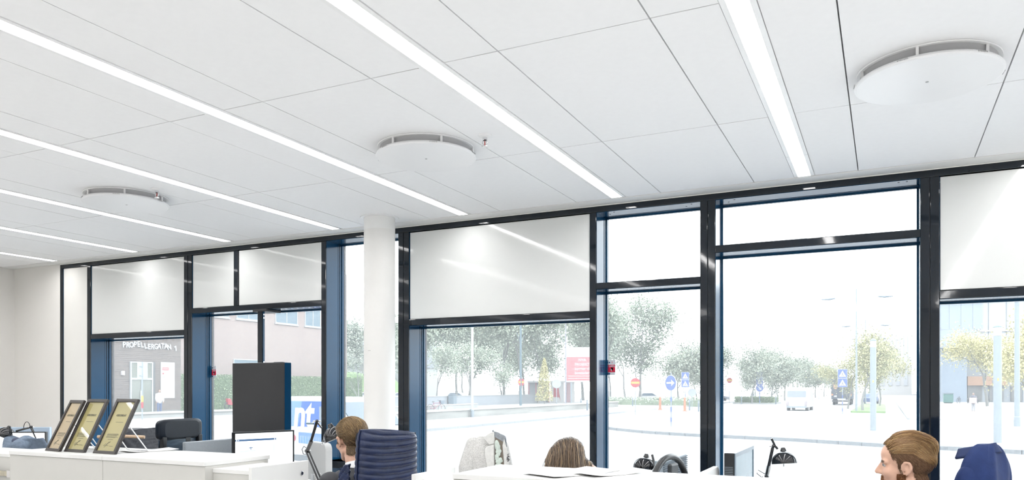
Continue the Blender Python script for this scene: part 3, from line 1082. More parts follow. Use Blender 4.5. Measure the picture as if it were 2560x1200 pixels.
LF_HAZE = tint_mat('hazy_far_leaves', [(0, (.22, .245, .215)), (.5, (.26, .285, .245)), (1, (.31, .32, .27))], .9)  # leaf colour paled to imitate haze over distance
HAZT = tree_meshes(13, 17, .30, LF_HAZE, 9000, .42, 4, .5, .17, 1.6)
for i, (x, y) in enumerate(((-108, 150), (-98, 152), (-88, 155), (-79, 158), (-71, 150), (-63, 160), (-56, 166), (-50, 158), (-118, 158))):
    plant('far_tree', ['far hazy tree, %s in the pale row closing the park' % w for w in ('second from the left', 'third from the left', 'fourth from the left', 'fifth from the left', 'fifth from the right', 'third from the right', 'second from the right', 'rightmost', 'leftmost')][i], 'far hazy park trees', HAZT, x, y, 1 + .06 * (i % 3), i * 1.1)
plant('young_tree', 'young slim tree with a thin trunk standing before the bluish grey wall', 'young trees', SMALT[0], -44.5, 80, 1.0, .4)
plant('young_tree', 'young slim leafy tree right of the other young tree at the bluish grey wall', 'young trees', SMALT[1], -44.2, 88, 1.0, 2.4)
plant('young_tree', 'young sparse tree behind the bicycle and its wheel', 'young trees', SMALT[0], -46, 75, .95, 4.1)
plant('conical_tree', 'small yellow conical tree beside the no-entry sign on the dark post', None, CONET, -40.5, 93, 1.0, 0)
plant('bare_tree', 'leafless young tree beside the round white column', None, BARET, -46, 60.5, 1.0, .6)
rows = [(-16.6, 110), (-15.4, 121), (-15.0, 134), (-14.6, 148), (-14.2, 163), (-13.8, 180), (-13.4, 200), (-13, 222), (-12.6, 250)]
for i, (x, y) in enumerate(rows):
    plant('row_tree', ['rounded green street tree, nearest of the long avenue row, behind the blue crossing sign', 'rounded street tree second nearest in the long avenue row', 'rounded street tree third nearest in the long avenue row',
                       'rounded street tree fourth in the long avenue row', 'rounded street tree fifth in the long avenue row', 'rounded street tree sixth in the long avenue row', 'rounded street tree seventh in the avenue row, behind the white van',
                       'far rounded street tree eighth in the avenue row', 'farthest rounded street tree of the avenue row'][i], 'avenue trees', ROWT[i % 3], x, y, 1.0 + .05 * (i % 3), i * 2.1)
for i, (x, y, s, lab) in enumerate(((-22.5, 108, 1.0, 'rounded street tree beside the far no-entry sign, just right of the doubled mullion'), (-24.5, 100, 1.05, 'rounded street tree just left of the doubled mullion, behind the blue crossing signs'),
                                  (-27.5, 125, 1.0, 'rounded hazy street tree farther back between the blue arrow sign and the mullion'), (-22, 150, 1.0, 'far rounded street tree of the second row beyond the planted island'), (-21, 175, 1.0, 'farthest rounded street tree of the second row'))):
    plant('row_tree', lab, 'second row of street trees', ROWT[(i + 1) % 3], x, y, s, i * 1.3)
for i, (x, y, s, lab) in enumerate(((-1.9, 78, 1.05, 'golden green tree on the grass strip, nearest behind the tall light column'), (-1.2, 88, 1.0, 'golden green tree second on the grass strip behind the light column'), (-.6, 99, 1.0, 'golden green tree third on the grass strip, farthest'),
                                  (-3.4, 84, .9, 'smaller golden tree between the lorry and the grass strip trees'))):
    plant('strip_tree', lab, 'grass strip trees', GOLDT[i % 2], x, y, s, i * 1.9)
plant('yellow_tree', 'yellow autumn tree left of the right-hand light column', 'yellow trees', YELT[0], 10.6, 104, .95, .3)
plant('yellow_tree', 'larger yellow autumn tree at the right edge of the picture', 'yellow trees', YELT[1], 13.8, 97, 1.15, 2.2)
# grass strip, planted island
t = thing('grass_strip', 'narrow grass strip under the golden trees', 'lawn', (-1.2, 90, GZ))
MB().box(-1.6, 1.2, -15, 20, 0, .15).build('turf', LAWN, t)
t = thing('planted_island', 'low planted traffic island with a clipped hedge around the crossing sign', 'island', (-16.0, 113, GZ))
MB().box(-3.2, 2.4, -3, 4, 0, .18).build('island_base', CONC, t)
MB().box(-2.9, 2.1, -2.6, 3.6, .18, .9).build('hedge_core', mat('hedge_core', (.05, .08, .035), .9), t)
ri = random.Random(5)
leaf_cloud(1500, lambda: (Vector((ri.uniform(-3, 2.2), -2.65 + ri.uniform(-.1, .1) if ri.random() < .6 else ri.uniform(-2.6, 3.6), ri.uniform(.2, 1.0))), None), .22, ri).build('leaves', HEDGE, t, kind='stuff')
t = thing('shrub_bed', 'long low green shrub bed left of the blue arrow sign', 'shrubs', (-24, 92, GZ))
MB().box(-9, 5, -1, 2, 0, .7).build('shrub_core', mat('shrub_core_pale', (.14, .17, .12), .9, var=.2, vscale=2), t)
leaf_cloud(2500, lambda: (Vector((ri.uniform(-9, 5), ri.uniform(-1.2, 2), ri.uniform(.1, 1.1))), None), .25, ri).build('leaves', LF_PALE, t, kind='stuff')


# ---- signs
def sign_post(t, h, r=.03, m=PALEG, bands=True):
    MB().tube([(0, 0, 0), (0, 0, h)], r).build('post', m, t)
    if bands:
        for q in range(3):
            MB().tube([(0, 0, .25 + q * .55), (0, 0, .50 + q * .55)], r * 1.25).build('post_band', SIGNB, t)


def disc(t, z, r, m, name, y=-.03, d=.02):
    return MB().lathe([(0, d), (r, d), (r, 0), (0, 0)], 28, facing((0, y, z), (0, -1, 0))).build(name, m, t)


def no_entry(t, z, r):
    o = disc(t, z, r, SIGNR, 'sign_disc')
    MB().box(-r * .82, r * .82, -.056, -.05, z - r * .2, z + r * .2).build('yellow_bar', SIGNY, o)


def cross_plate(t, z, w):
    o = MB().box(-w / 2, w / 2, -.05, -.03, z - w / 2, z + w / 2).build('crossing_plate', SIGNB, t)
    F = Matrix.Translation((0, -.052, z)) @ P90
    MB().prism([(-w * .40, -w * .36), (w * .40, -w * .36), (0, w * .38)], -.002, .002, F).build('white_triangle', SIGNW, o)
    fg = MB().prism([(-w * .03, -w * .05), (w * .03, -w * .05), (w * .03, w * .12), (-w * .03, w * .12)], .002, .004, F)
    fg.prism([(-w * .15, -w * .30), (-w * .10, -w * .30), (w * .02, -w * .05), (-w * .03, -w * .05)], .002, .004, F)
    fg.prism([(w * .15, -w * .30), (w * .10, -w * .30), (-w * .02, -w * .05), (w * .03, -w * .05)], .002, .004, F)
    fg.build('walking_figure', mat('sign_figure_black', (.03, .03, .04), .5), o)
    MB().box(-w / 2 - .02, w / 2 + .02, -.046, -.028, z - w / 2 - .02, z + w / 2 + .02).build('white_edge', SIGNW, o)


def blue_arrow(t, z, r, rot):
    o = disc(t, z, r, SIGNB, 'sign_disc')
    disc(t, z, r * 1.06, SIGNW, 'white_rim', y=-.02)
    A = facing((0, -.052, z), (0, -1, 0)) @ Matrix.Rotation(rot, 4, 'Z')
    MB().prism([(-r * .75, -r * .12), (r * .2, -r * .12), (r * .1, -r * .48), (r * .78, 0), (r * .1, r * .48), (r * .2, r * .12), (-r * .75, r * .12)], 0, .004, A).build('white_arrow', SIGNW, o)


t = thing('traffic_sign', 'no-entry sign, red with a yellow bar, on a pale post left of the blue arrow', 'sign', (-18.5, 61.2, GZ), R(17))
sign_post(t, 3.0, .03, PALEG, False); no_entry(t, 2.64, .40)
t = thing('traffic_sign', 'no-entry sign mounted on a tall dark street post in front of the park', 'sign', (-34.0, 72.0, GZ + .1), R(60))
no_entry(t, 2.72, .40)
MB().tube([(0, .04, 0), (0, .04, 9)], [.13, .10], 10).build('post', mat('dark_teal_post', (.055, .09, .11), .4), t)
MB().tube([(0, .04, 6.6), (-.5, .04, 7.8)], .03).tube([(0, .04, 6.6), (.4, .04, 7.6)], .02).build('stay_arm', GREY, t)
t = thing('traffic_sign', 'large blue disc sign with a white arrow pointing right', 'sign', (-10.4, 41.0, GZ + .12), R(-32))
sign_post(t, 2.9, .035); blue_arrow(t, 2.36, .40, 0)
for x, y, lab in ((-18.07, 76.9, 'stacked pair of blue crossing signs right of the blue arrow disc'), (-3.28, 70.7, 'stacked pair of blue crossing signs on a striped post before the dark lorry'), (-24.3, 118, 'faint pair of blue crossing signs right of the far no-entry sign')):
    t = thing('traffic_sign', lab, 'sign', (x, y, GZ), R(10))
    sign_post(t, 3.7); cross_plate(t, 3.42, .72); cross_plate(t, 2.66, .72)
t = thing('traffic_sign', 'blue crossing signs above a blue disc with a diagonal arrow on the planted island', 'sign', (-15.5, 109.4, GZ), R(6))
sign_post(t, 4.2, .05); cross_plate(t, 3.95, .85); cross_plate(t, 3.05, .85); blue_arrow(t, 2.2, .48, R(-45))
t = thing('traffic_sign', 'small far no-entry sign right of the doubled mullion', 'sign', (-20.9, 117, GZ), R(10))
sign_post(t, 3.6, .04, PALEG, False); no_entry(t, 3.35, .42)
t = thing('traffic_sign', 'tiny distant no-entry sign under the avenue trees above the white van', 'sign', (-12.0, 165, GZ), R(4))
sign_post(t, 3.4, .04, PALEG, False); no_entry(t, 3.2, .5)
t = thing('traffic_sign', 'round sign seen from behind beside the kiosk', 'sign', (-27.5, 66, GZ), R(20))
sign_post(t, 3.0, .03, PALEG, False); disc(t, 2.6, .42, mat('sign_back_pale', (.20, .22, .24), .5), 'sign_disc')
t = thing('traffic_sign', 'grey round sign seen from behind below the stacked crossing signs by the arrow', 'sign', (-17.6, 77.8, GZ), R(10))
sign_post(t, 2.3, .03, PALEG, False); disc(t, 1.75, .42, mat('sign_back_pale', (.20, .22, .24), .5), 'sign_disc')
for x, y, lab in ((-20.4, 76, 'left one of two orange traffic markers behind the blue arrow'), (-17.2, 73, 'right one of two orange traffic markers behind the blue arrow')):
    t = thing('traffic_marker', lab, 'marker', (x, y, GZ))
    MB().lathe([(.22, 0), (.22, .06), (.13, .10), (.09, 1.3), (0, 1.33)], 14).build('marker_body', mat('marker_orange', (.34, .10, .05), .6), t)

# ---- bollards
for x, y, lab in ((-17.3, 75.4, 'thin dark bollard below the stacked crossing signs near the arrow'), (-14.8, 68.0, 'dark bollard just left of the doubled mullion'), (-24.7, 66.6, 'dark bollard at the kerb beneath the red billboard'), (-28.5, 75, 'dark bollard left of the billboard post'),
                  (-17.7, 108, 'dark bollard left of the planted island'), (-13.4, 109.5, 'dark bollard right of the planted island'), (-26.0, 85, 'dark bollard farthest left on the plaza, by the alarm sticker')):
    t = thing('bollard', lab, 'bollard', (x, y, GZ), 0, 'street bollards')
    MB().lathe([(.075, 0), (.075, 1.05), (.06, 1.10), (0, 1.11)], 14).build('bollard_post', GREY, t)
    MB().lathe([(.08, .9), (.08, .96)], 14).build('reflector_band', SIGNW, t)

# ---- light columns with lantern heads
for x, y, lab in ((-.54, 41.4, 'grey light column with a white lantern head, left of the doubled right mullion'), (3.83, 34.3, 'thicker looking grey light column with a lantern head at the far right')):
    t = thing('light_column', lab, 'light column', (x, y, GZ + .125), 0, 'light columns')
    MB().lathe([(.14, 0), (.14, 4.05), (.12, 4.06)], 20).build('shaft', PALEG, t)
    MB().lathe([(.135, 4.06), (.135, 4.38)], 20).build('lantern', mat('lantern_white', (.4, .4, .4), .3), t)
    MB().lathe([(.16, 4.38), (.15, 4.42), (0, 4.52)], 20).build('cap', mat('lantern_cap_green', (.09, .13, .13), .5), t)
    MB().box(-.03, .03, -.146, -.138, 2.35, 2.45).build('yellow_tag', SIGNY, t)
# ---- tall double-arm street lamps in the avenue
for i, (x, y) in enumerate(((-2.35, 75.5), (-2.35, 110), (-2.35, 139), (-2.35, 170), (-2.35, 205))):
    t = thing('avenue_lamp', ['tall double-arm street lamp nearest in the avenue', 'second tall double-arm street lamp of the avenue', 'third tall double-arm street lamp of the avenue', 'fourth tall double-arm street lamp of the avenue', 'farthest tall double-arm street lamp of the avenue'][i], 'street lamp', (x, y, GZ), 0, 'avenue lamps')
    MB().tube([(0, 0, 0), (0, 0, 11.1)], [.10, .06]).build('mast', PALEG, t)
    for s in (-1, 1):
        MB().tube([(0, 0, 10.25), (s * 1.9, 0, 10.33)], .012, 6).build('arm', mat('arm_pale', (.4, .4, .4), .5), t)
        MB().tube([(s * 1.75, 0, 10.34), (s * 2.3, 0, 10.28), (s * 2.95, 0, 10.30)], [.06, .10, .04], 8).build('lamp_head', GREY, t)
t = thing('street_post', 'tall plain grey post at the right edge, before the yellow tree', 'post', (6.4, 49.3, GZ + .125))
MB().tube([(0, 0, 0), (0, 0, 11)], [.14, .10], 12).build('mast', PALEG, t)
MB().lathe([(.16, 0), (.16, .5), (.14, .55)], 12).build('base_sleeve', PALEG, t)
t = thing('street_post', 'tall pale post in front of the park, left of the dark street post', 'post', (-26.5, 48.0, GZ + .125))
MB().tube([(0, 0, 0), (0, 0, 11)], [.10, .08], 10).build('mast', mat('very_pale_post', (.24, .25, .26), .5), t)
MB().lathe([(.13, 0), (.13, .5), (.1, .55)], 12).build('base_sleeve', PALEG, t)
t = thing('street_post', 'thin grey street post with a side branch, left of the red billboard', 'post', (-28.2, 70, GZ + .125))
MB().tube([(0, 0, 0), (0, 0, 8.6)], [.09, .05], 8).build('mast', mat('post_violet_grey', (.16, .16, .185), .5), t)
MB().tube([(0, 0, 6.2), (-.6, 0, 7.4)], .025).build('stay_arm', PALEG, t)

# ---- billboard, kiosk
t = thing('billboard', 'white billboard with red panel and white lines of lettering on two posts', 'billboard', (-36.2, 95, GZ), R(21))
BR_ = mat('billboard_red', (.30, .10, .11), .6)
MB().box(-1.9, 2.4, -.06, .06, 3.0, 7.6).build('board', SIGNW, t)
MB().box(-1.8, 2.3, -.075, -.06, 3.2, 6.3).build('red_panel', BR_, t)
for z, wd, s in ((5.9, 'NYA', .5), (5.3, 'PROJEKT', .5), (4.75, 'bygger vi', .55), (4.2, 'bostäder', .55)):
    text('lettering', wd, s, SIGNW, t, facing((.25, -.08, z), (0, -1, 0)), .002, bold=.01)
for z in (3.45, 3.75):
    MB().box(-1.6, 2.1, -.082, -.075, z, z + .08).build('line', SIGNW, t)
for x in (-1.2, 1.7):
    MB().box(x - .08, x + .08, 0, .12, 0, 3.0).build('leg', PALEG, t)
t = thing('kiosk', 'low white kiosk with red pillars and a red sign under the park trees', 'kiosk', (-43.3, 101.5, GZ), R(24))
MB().box(-3.3, 3.6, 0, 3, 3.0, 3.25).build('roof', CARW, t)
MB().box(-3.2, -.1, 1.2, 2.8, 0, 3.0).build('glazed_wall', mat('kiosk_glass', (.19, .21, .23), .2), t)
for x in (-3.1, -2.1, -1.1, -.2):
    MB().box(x, x + .12, 0, .12, 0, 3.0).build('pillar', BR_, t)
MB().box(.1, 2.0, .1, 2.8, 0, 3.0).build('white_wall', SIGNW, t)
MB().prism([(.5, .9), (1.3, .9), (1.5, .3), (1.3, 1.6), (1.2, 2.4), (.5, 2.4)], -.12, -.08, P90).build('red_mark', SIGNR, t)
MB().box(2.4, 2.9, .1, 2.8, 0, 3.0).build('red_pier', mat('pier_rose', (.25, .16, .17), .6), t)
MB().box(2.9, 3.5, .1, 2.8, 0, 3.0).build('white_pier', SIGNW, t)
# bicycle and litter bin
BIKE = mat('bike_dark', (.02, .022, .025), .4)
t = thing('bicycle', 'dark bicycle with a red frame before the wall, left in the wide pane', 'bicycle', (-34.2, 55.6, GZ + .13), R(62))
for x in (-.55, .55):
    w_ = MB().tube([(x + .34 * cos(a * pi / 10), 0, .36 + .34 * sin(a * pi / 10)) for a in range(21)], .022, 6, False).build('wheel', BIKE, t)
    sp = MB()
    for a in range(6):
        sp.tube([(x + .33 * cos(a * pi / 6), 0, .36 + .33 * sin(a * pi / 6)), (x - .33 * cos(a * pi / 6), 0, .36 - .33 * sin(a * pi / 6))], .004, 4, False)
    sp.build('spokes', PALEG, w_)
fr = MB()
for a, b in (((-.55, .36), (-.12, .32)), ((-.12, .32), (-.25, .85)), ((-.55, .36), (-.22, .78)), ((-.12, .32), (.40, .80)), ((-.22, .78), (.40, .84)), ((.36, .95), (.55, .36))):
    fr.tube([(a[0], 0, a[1]), (b[0], 0, b[1])], .02, 6)
fr.build('bike_frame', mat('bike_red', (.20, .05, .08), .4), t)
MB().ell((-.26, 0, .92), (.14, .07, .04)).build('saddle', BIKE, t)
MB().tube([(.30, -.26, 1.05), (.38, 0, 1.0), (.30, .26, 1.05)], .016, 6).build('handlebar', BIKE, t)
MB().prism([(.42, .75), (.72, .75), (.78, 1.02), (.38, 1.02)], -.16, .16, P90).build('basket', GREY, t)
t = thing('litter_bin', 'grey litter bin standing before the bluish grey wall', 'bin', (-43.2, 73.7, GZ + .13))
MB().box(-.35, .35, -.35, .35, .15, 1.25).build('bin_body', mat('bin_blue_grey', (.10, .13, .155), .5), t, bevel=.03)
MB().box(-.38, .38, -.38, .38, 1.25, 1.36).build('bin_lid', GREY, t, bevel=.02)
MB().box(-.06, .06, -.06, .06, 0, .15).build('bin_foot', GREY, t)

# ---- box lorry and the white van on the road
t = thing('lorry', 'dark brown box lorry seen from behind with a small gold shield emblem', 'lorry', (-5.1, 108, GZ), R(90))
LB = mat('lorry_dark', (.028, .035, .052), .5)
MB().box(-.5, 6.0, -1.22, 1.22, .75, 3.45).build('box_body', LB, t, bevel=.04)
MB().box(6.1, 7.8, -1.1, 1.1, .6, 2.6).build('cab', LB, t, bevel=.15)
MB().box(-.6, -.5, -1.15, 1.15, .45, .62).build('bumper', TYRE, t)
for y in (-.95, .95):
    for x in (.9, 6.6):
        MB().lathe([(0, -.16), (.42, -.16), (.45, 0), (.42, .16), (0, .16)], 18, Matrix.Translation((x, y, .45)) @ P90).build('wheel', TYRE, t)
EMB = facing((-.505, .72, 2.35), (-1, 0, 0))
sh = MB().prism([(-.24, .28), (0, .33), (.24, .28), (.24, -.05), (.13, -.24), (0, -.33), (-.13, -.24), (-.24, -.05)], 0, .01, EMB).build('shield_emblem', mat('shield_gold', (.30, .17, .10), .5), t)
text('emblem_letters', 'ups', .26, LB, sh, EMB @ Matrix.Translation((0, -.03, .012)), .002, bold=.008)
for y in (-1.1, 1.1):
    MB().box(-.53, -.5, y - .10, y + .10, 1.25, 1.45).build('tail_light', mat('tail_orange', (.36, .16, .08), .4), t)
MB().box(-.53, -.5, -.5, .5, .70, .86).build('number_plate', SIGNW, t)
MB().box(-.515, -.5, .55, .9, 1.05, 1.25).build('label_plate', SIGNW, t)
t = thing('van', 'white van driving away on the road beyond the island', 'van', (-7.2, 76.5, GZ), R(88))
MB().prism([(-2.3, .4), (-2.35, 1.2), (-2.2, 2.25), (1.2, 2.25), (1.9, 1.3), (2.5, 1.1), (2.5, .4)], -.95, .95, P90).build('body', CARW, t, bevel=.12)
MB().box(-2.345, -2.24, -.80, .80, 1.38, 1.95).build('rear_window', mat('van_window_blue', (.15, .17, .20), .15), t)
for y in (-.8, .8):
    MB().box(-2.40, -2.32, y - .1, y + .1, .62, 1.0).build('tail_light', mat('tail_dull', (.2, .17, .18), .5), t)
    for x in (-1.5, 1.6):
        MB().lathe([(0, -.12), (.32, -.12), (.35, 0), (.32, .12), (0, .12)], 18, Matrix.Translation((x, y, .35)) @ P90).build('wheel', TYRE, t)
MB().box(-2.42, -2.3, -.85, .85, .40, .55).build('bumper', PALEG, t)
for i, (x, y, c, lab) in enumerate(((-1.9, 118, (.06, .09, .18), 'blue car parked beyond the grass strip trees'), (-20, 128, (.34, .34, .34), 'white car far behind the planted island'))):
    t = thing('car', lab, 'car', (x, y, GZ), R(85), 'parked cars far off')
    car_parts(t, mat('car_paint_%s' % ('blue', 'white')[i], c, .3))

# ---- buildings at the far end of the avenue and on the right
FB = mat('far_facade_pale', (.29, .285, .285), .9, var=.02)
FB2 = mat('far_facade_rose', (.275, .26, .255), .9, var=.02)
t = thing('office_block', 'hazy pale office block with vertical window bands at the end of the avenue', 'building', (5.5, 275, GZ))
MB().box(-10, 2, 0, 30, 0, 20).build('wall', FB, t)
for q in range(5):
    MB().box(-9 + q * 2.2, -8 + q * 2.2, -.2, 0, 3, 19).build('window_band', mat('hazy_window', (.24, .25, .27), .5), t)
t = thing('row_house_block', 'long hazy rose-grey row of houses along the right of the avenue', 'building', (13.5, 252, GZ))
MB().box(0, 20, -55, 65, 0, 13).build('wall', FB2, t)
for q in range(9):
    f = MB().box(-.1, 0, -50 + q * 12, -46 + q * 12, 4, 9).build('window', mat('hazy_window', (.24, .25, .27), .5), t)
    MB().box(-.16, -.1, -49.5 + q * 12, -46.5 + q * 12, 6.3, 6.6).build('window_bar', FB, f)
t = thing('white_building', 'white building with small grey windows, partly hidden by the right doubled mullion', 'building', (7.3, 158, GZ))
MB().box(0, 8, -2, 26, 0, 24).build('wall', mat('far_white_render', (.36, .36, .36), .9), t)
for q, (y, z) in enumerate(((20, 19), (20, 16), (13, 14.5), (7, 15.5), (7, 12))):
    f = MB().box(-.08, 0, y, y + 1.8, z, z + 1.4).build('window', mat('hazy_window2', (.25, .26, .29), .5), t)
    MB().box(-.12, -.08, y + .85, y + .95, z, z + 1.4).build('window_bar', FB, f)
gb = thing('glass_building', 'modern blue-grey glass office building overhanging a recessed ground floor on the right', 'building', (8.2, 132, GZ), R(14))
GBL = mat('glass_facade_blue', (.165, .195, .235), .25, var=.04)
GPA = mat('glass_facade_pale', (.235, .255, .285), .25, var=.03)
MB().box(-1.5, 4.2, 0, 12, 8.6, 20).build('corner_volume', GBL, gb)
MB().box(4.2, 30, .3, 12, 8.6, 20).build('upper_volume', GPA, gb)
MB().box(4.2, 30, -.05, .3, 8.6, 8.9).box(4.2, 30, -.05, .3, 10.6, 10.8).box(4.2, 4.5, -.05, .3, 8.9, 20).build('pale_band', SIGNW, gb)
for q in range(10):
    MB().box(5.8 + q * 2.4, 5.95 + q * 2.4, .15, .3, 8.9, 20).build('facade_fin', mat('fin_grey', (.21, .23, .255), .5), gb)
for q in range(4):
    MB().box(-1.2 + q * 1.6, -.12 + .2 + q * 1.6, -.06, 0, 11, 15.5).build('facade_pane', mat('facade_pane_blue', (.155, .185, .225), .2), gb)
MB().box(-1.5, 30, -.4, 0, 8.2, 8.6).build('soffit_edge', mat('soffit_grey', (.15, .17, .2), .6), gb)
MB().box(-.2, 3.2, 1.2, 4, 0, 8.4).build('corner_pier', mat('pier_blue_grey', (.135, .165, .205), .6), gb)
MB().box(3.2, 30, 4, 5, 0, 8.4).build('recessed_wall', mat('recess_pale', (.22, .24, .265), .5), gb)
MB().box(4.0, 9.5, 3.2, 4, 2.6, 4.0).build('orange_awning', mat('awning_orange', (.31, .19, .13), .7), gb)
for q in range(6):
    MB().box(4.2 + q * 3, 6.2 + q * 3, 3.8, 4, .2, 2.6).build('shop_pane', mat('shop_dark', (.12, .12, .12), .3), gb)
    MB().box(6.6 + q * 4, 7.1 + q * 4, .6, 1.1, 0, 8.3).build('round_pillar', GPA, gb)
t = thing('person', None, None)
bpy.data.objects.remove(t)
t = far_person('person', 'person in a dark coat holding pale bags on the plaza at the right', 7.0, 79, GZ + .1, 1.68, mat('far_dark_coat', (.07, .07, .09), .8), mat('far_grey_trousers', (.22, .22, .24), .8), R(-100))
MB().box(.14, .30, -.30, .26, .75, 1.25).build('held_bag', mat('far_bag_pink', (.32, .24, .24), .8), t, bevel=.04)
for i, (x, y, c, lab) in enumerate(((7.8, 122, (.035, .10, .09), 'dark green waste bin by the glass building corner'), )):
    t = thing('litter_bin', lab, 'bin', (x, y, GZ + .1))
    MB().box(-.6, .6, -.5, .5, .1, 1.3).build('bin_body', mat('bin_green', c, .5), t, bevel=.04)
    MB().box(-.65, .65, -.55, .55, 1.3, 1.45).build('bin_lid', GREY, t)
    MB().box(-.5, .5, -.4, .4, 0, .1).build('bin_foot', TYRE, t)
b0 = None
for i in range(5):
    t = thing('bicycle', ['leftmost bicycle parked before the glass building, by the green bin', 'second bicycle parked before the glass building', 'third bicycle parked before the glass building', 'fourth bicycle parked before the glass building', 'bicycle parked farthest right before the glass building'][i], 'bicycle', (9.2 + i * 1.15, 124, GZ + .1), R(70 + 9 * (i % 3)), 'bicycles by the glass building')
    if b0 is None:
        for x in (-.55, .55):
            MB().tube([(x + .34 * cos(a * pi / 8), 0, .36 + .34 * sin(a * pi / 8)) for a in range(17)], .03, 5, False).build('wheel', BIKE, t)
        fr2 = MB()
        for a, b in (((-.55, .36), (-.12, .32)), ((-.12, .32), (-.25, .9)), ((-.12, .32), (.40, .80)), ((-.22, .78), (.40, .84)), ((.36, 1.0), (.55, .36))):
            fr2.tube([(a[0], 0, a[1]), (b[0], 0, b[1])], .025, 5)
        fr2.build('bike_frame', BIKE, t)
        b0 = t
    else:
        for ch in list(b0.children):
            copy_tree(ch, t)

# ------------------------------------------------------------------ storage units in the foreground
def cabinet(name, label, x0, x1, y0, y1, z, seams):
    """tall pull-out storage units side by side under white tops"""
    t = thing(name, label, 'cabinet', (x0, y0, 0))
    L, D = x1 - x0, y1 - y0
    xs = [0] + seams + [L]
    for a, b in zip(xs[:-1], xs[1:]):
        MB().box(a + .001, b - .001, 0, D, z - .022, z).build('top_board', LAM, t, bevel=.002)
        MB().box(a + .002, a + .020, .012, D - .012, .06, z - .0225).build('side_panel', LAMG, t)
        MB().box(b - .020, b - .002, .012, D - .012, .06, z - .0225).build('side_panel', LAMG, t)
        MB().box(a + .0015, b - .0015, .006, .024, .06, z - .0235).build('front_panel', LAMG, t, bevel=.001)
        MB().box(a + .0205, b - .0205, D - .03, D - .012, .06, z - .0235).build('back_panel', LAMG, t)
        MB().box(a + .03, b - .03, .04, D - .04, 0, .06).build('plinth', BLACK, t)
    return t


def pullout(parent, s, x, xin, D, z, zf):
    """a unit drawn out sideways; s=+1 to the right, its lockable front panel at local x"""
    a, b = (xin, x - .02) if s > 0 else (x + .02, xin)
    u = MB().box(a, b, .055, D - .05, z - .02, z).build('pull_out_top', LAM, parent, bevel=.0015)
    MB().box(a, b, .058, .074, .12, z - .0205).build('pull_out_side', LAMG, parent)
    MB().box(a, b, D - .07, D - .055, .12, z - .0205).build('pull_out_side', LAMG, parent)
    f = MB().box(min(x, x - s * .02), max(x, x - s * .02), .005, D - .045, .06, zf).build('pull_out_front', LAM, parent, bevel=.002)
    return f


cl = cabinet('storage_cabinet', 'pair of white pull-out storage cabinets carrying three gold certificates', -4.595, -3.02, 2.74, 3.19, 1.035, [.815])
f = pullout(cl, 1, 1.881, 1.555, .45, .998, 1.022)
f['label'] = 'white pull-out front with a small lock'
M_ = facing((1.8815, .352, .961), (1, 0, 0))
lk = MB().lathe([(.011, 0), (.011, .003), (.0085, .004), (0, .004)], 20, M_).build('lock', CHROME, f)
MB().lathe([(.0075, .0042), (0, .0042)], 16, M_).build('lock_core', BLACK, lk) if False else MB().box(-.0012, .0012, -.005, .005, .004, .0048, M=M_).build('keyhole', BLACK, f)
cf = cabinet('storage_cabinet', 'white storage cabinet with a steel runner, at the far left edge beside the certificates cabinet', -6.95, -5.75, 2.80, 3.23, 1.035, [])
pullout(cf, 1, 2.33, 1.18, .40, 1.000, 1.0)
r_ = MB().box(1.2, 2.33, .030, .052, .868, .898)
r_.build('runner', STEEL, cf, bevel=.003)
MB().box(2.19, 2.25, .026, .031, .862, .904).build('runner_clip', CHROME, cf)
MB().box(2.26, 2.29, .0285, .030, .876, .890).build('runner_slot', BLACK, cf)
cr = cabinet('storage_cabinet', 'pair of white storage cabinets with papers on top, in the centre foreground', -1.66, -.06, 2.83, 3.275, 1.035, [.8])
pullout(cr, -1, -.21, .02, .40, .995, 1.022)

# framed certificates
GOLD = mat('certificate_gold_paper', (.56, .46, .20), .35, var=.08, vscale=5)
PEACH = mat('certificate_peach_paper', (.68, .51, .32), .35, var=.08, vscale=4)
FRB = mat('dark_bronze_frame', (.035, .030, .028), .35, var=.1)
INK = mat('print_brown', (.10, .08, .03), .6)
PANE = glass_mat('picture_glass', 0.0, .10)


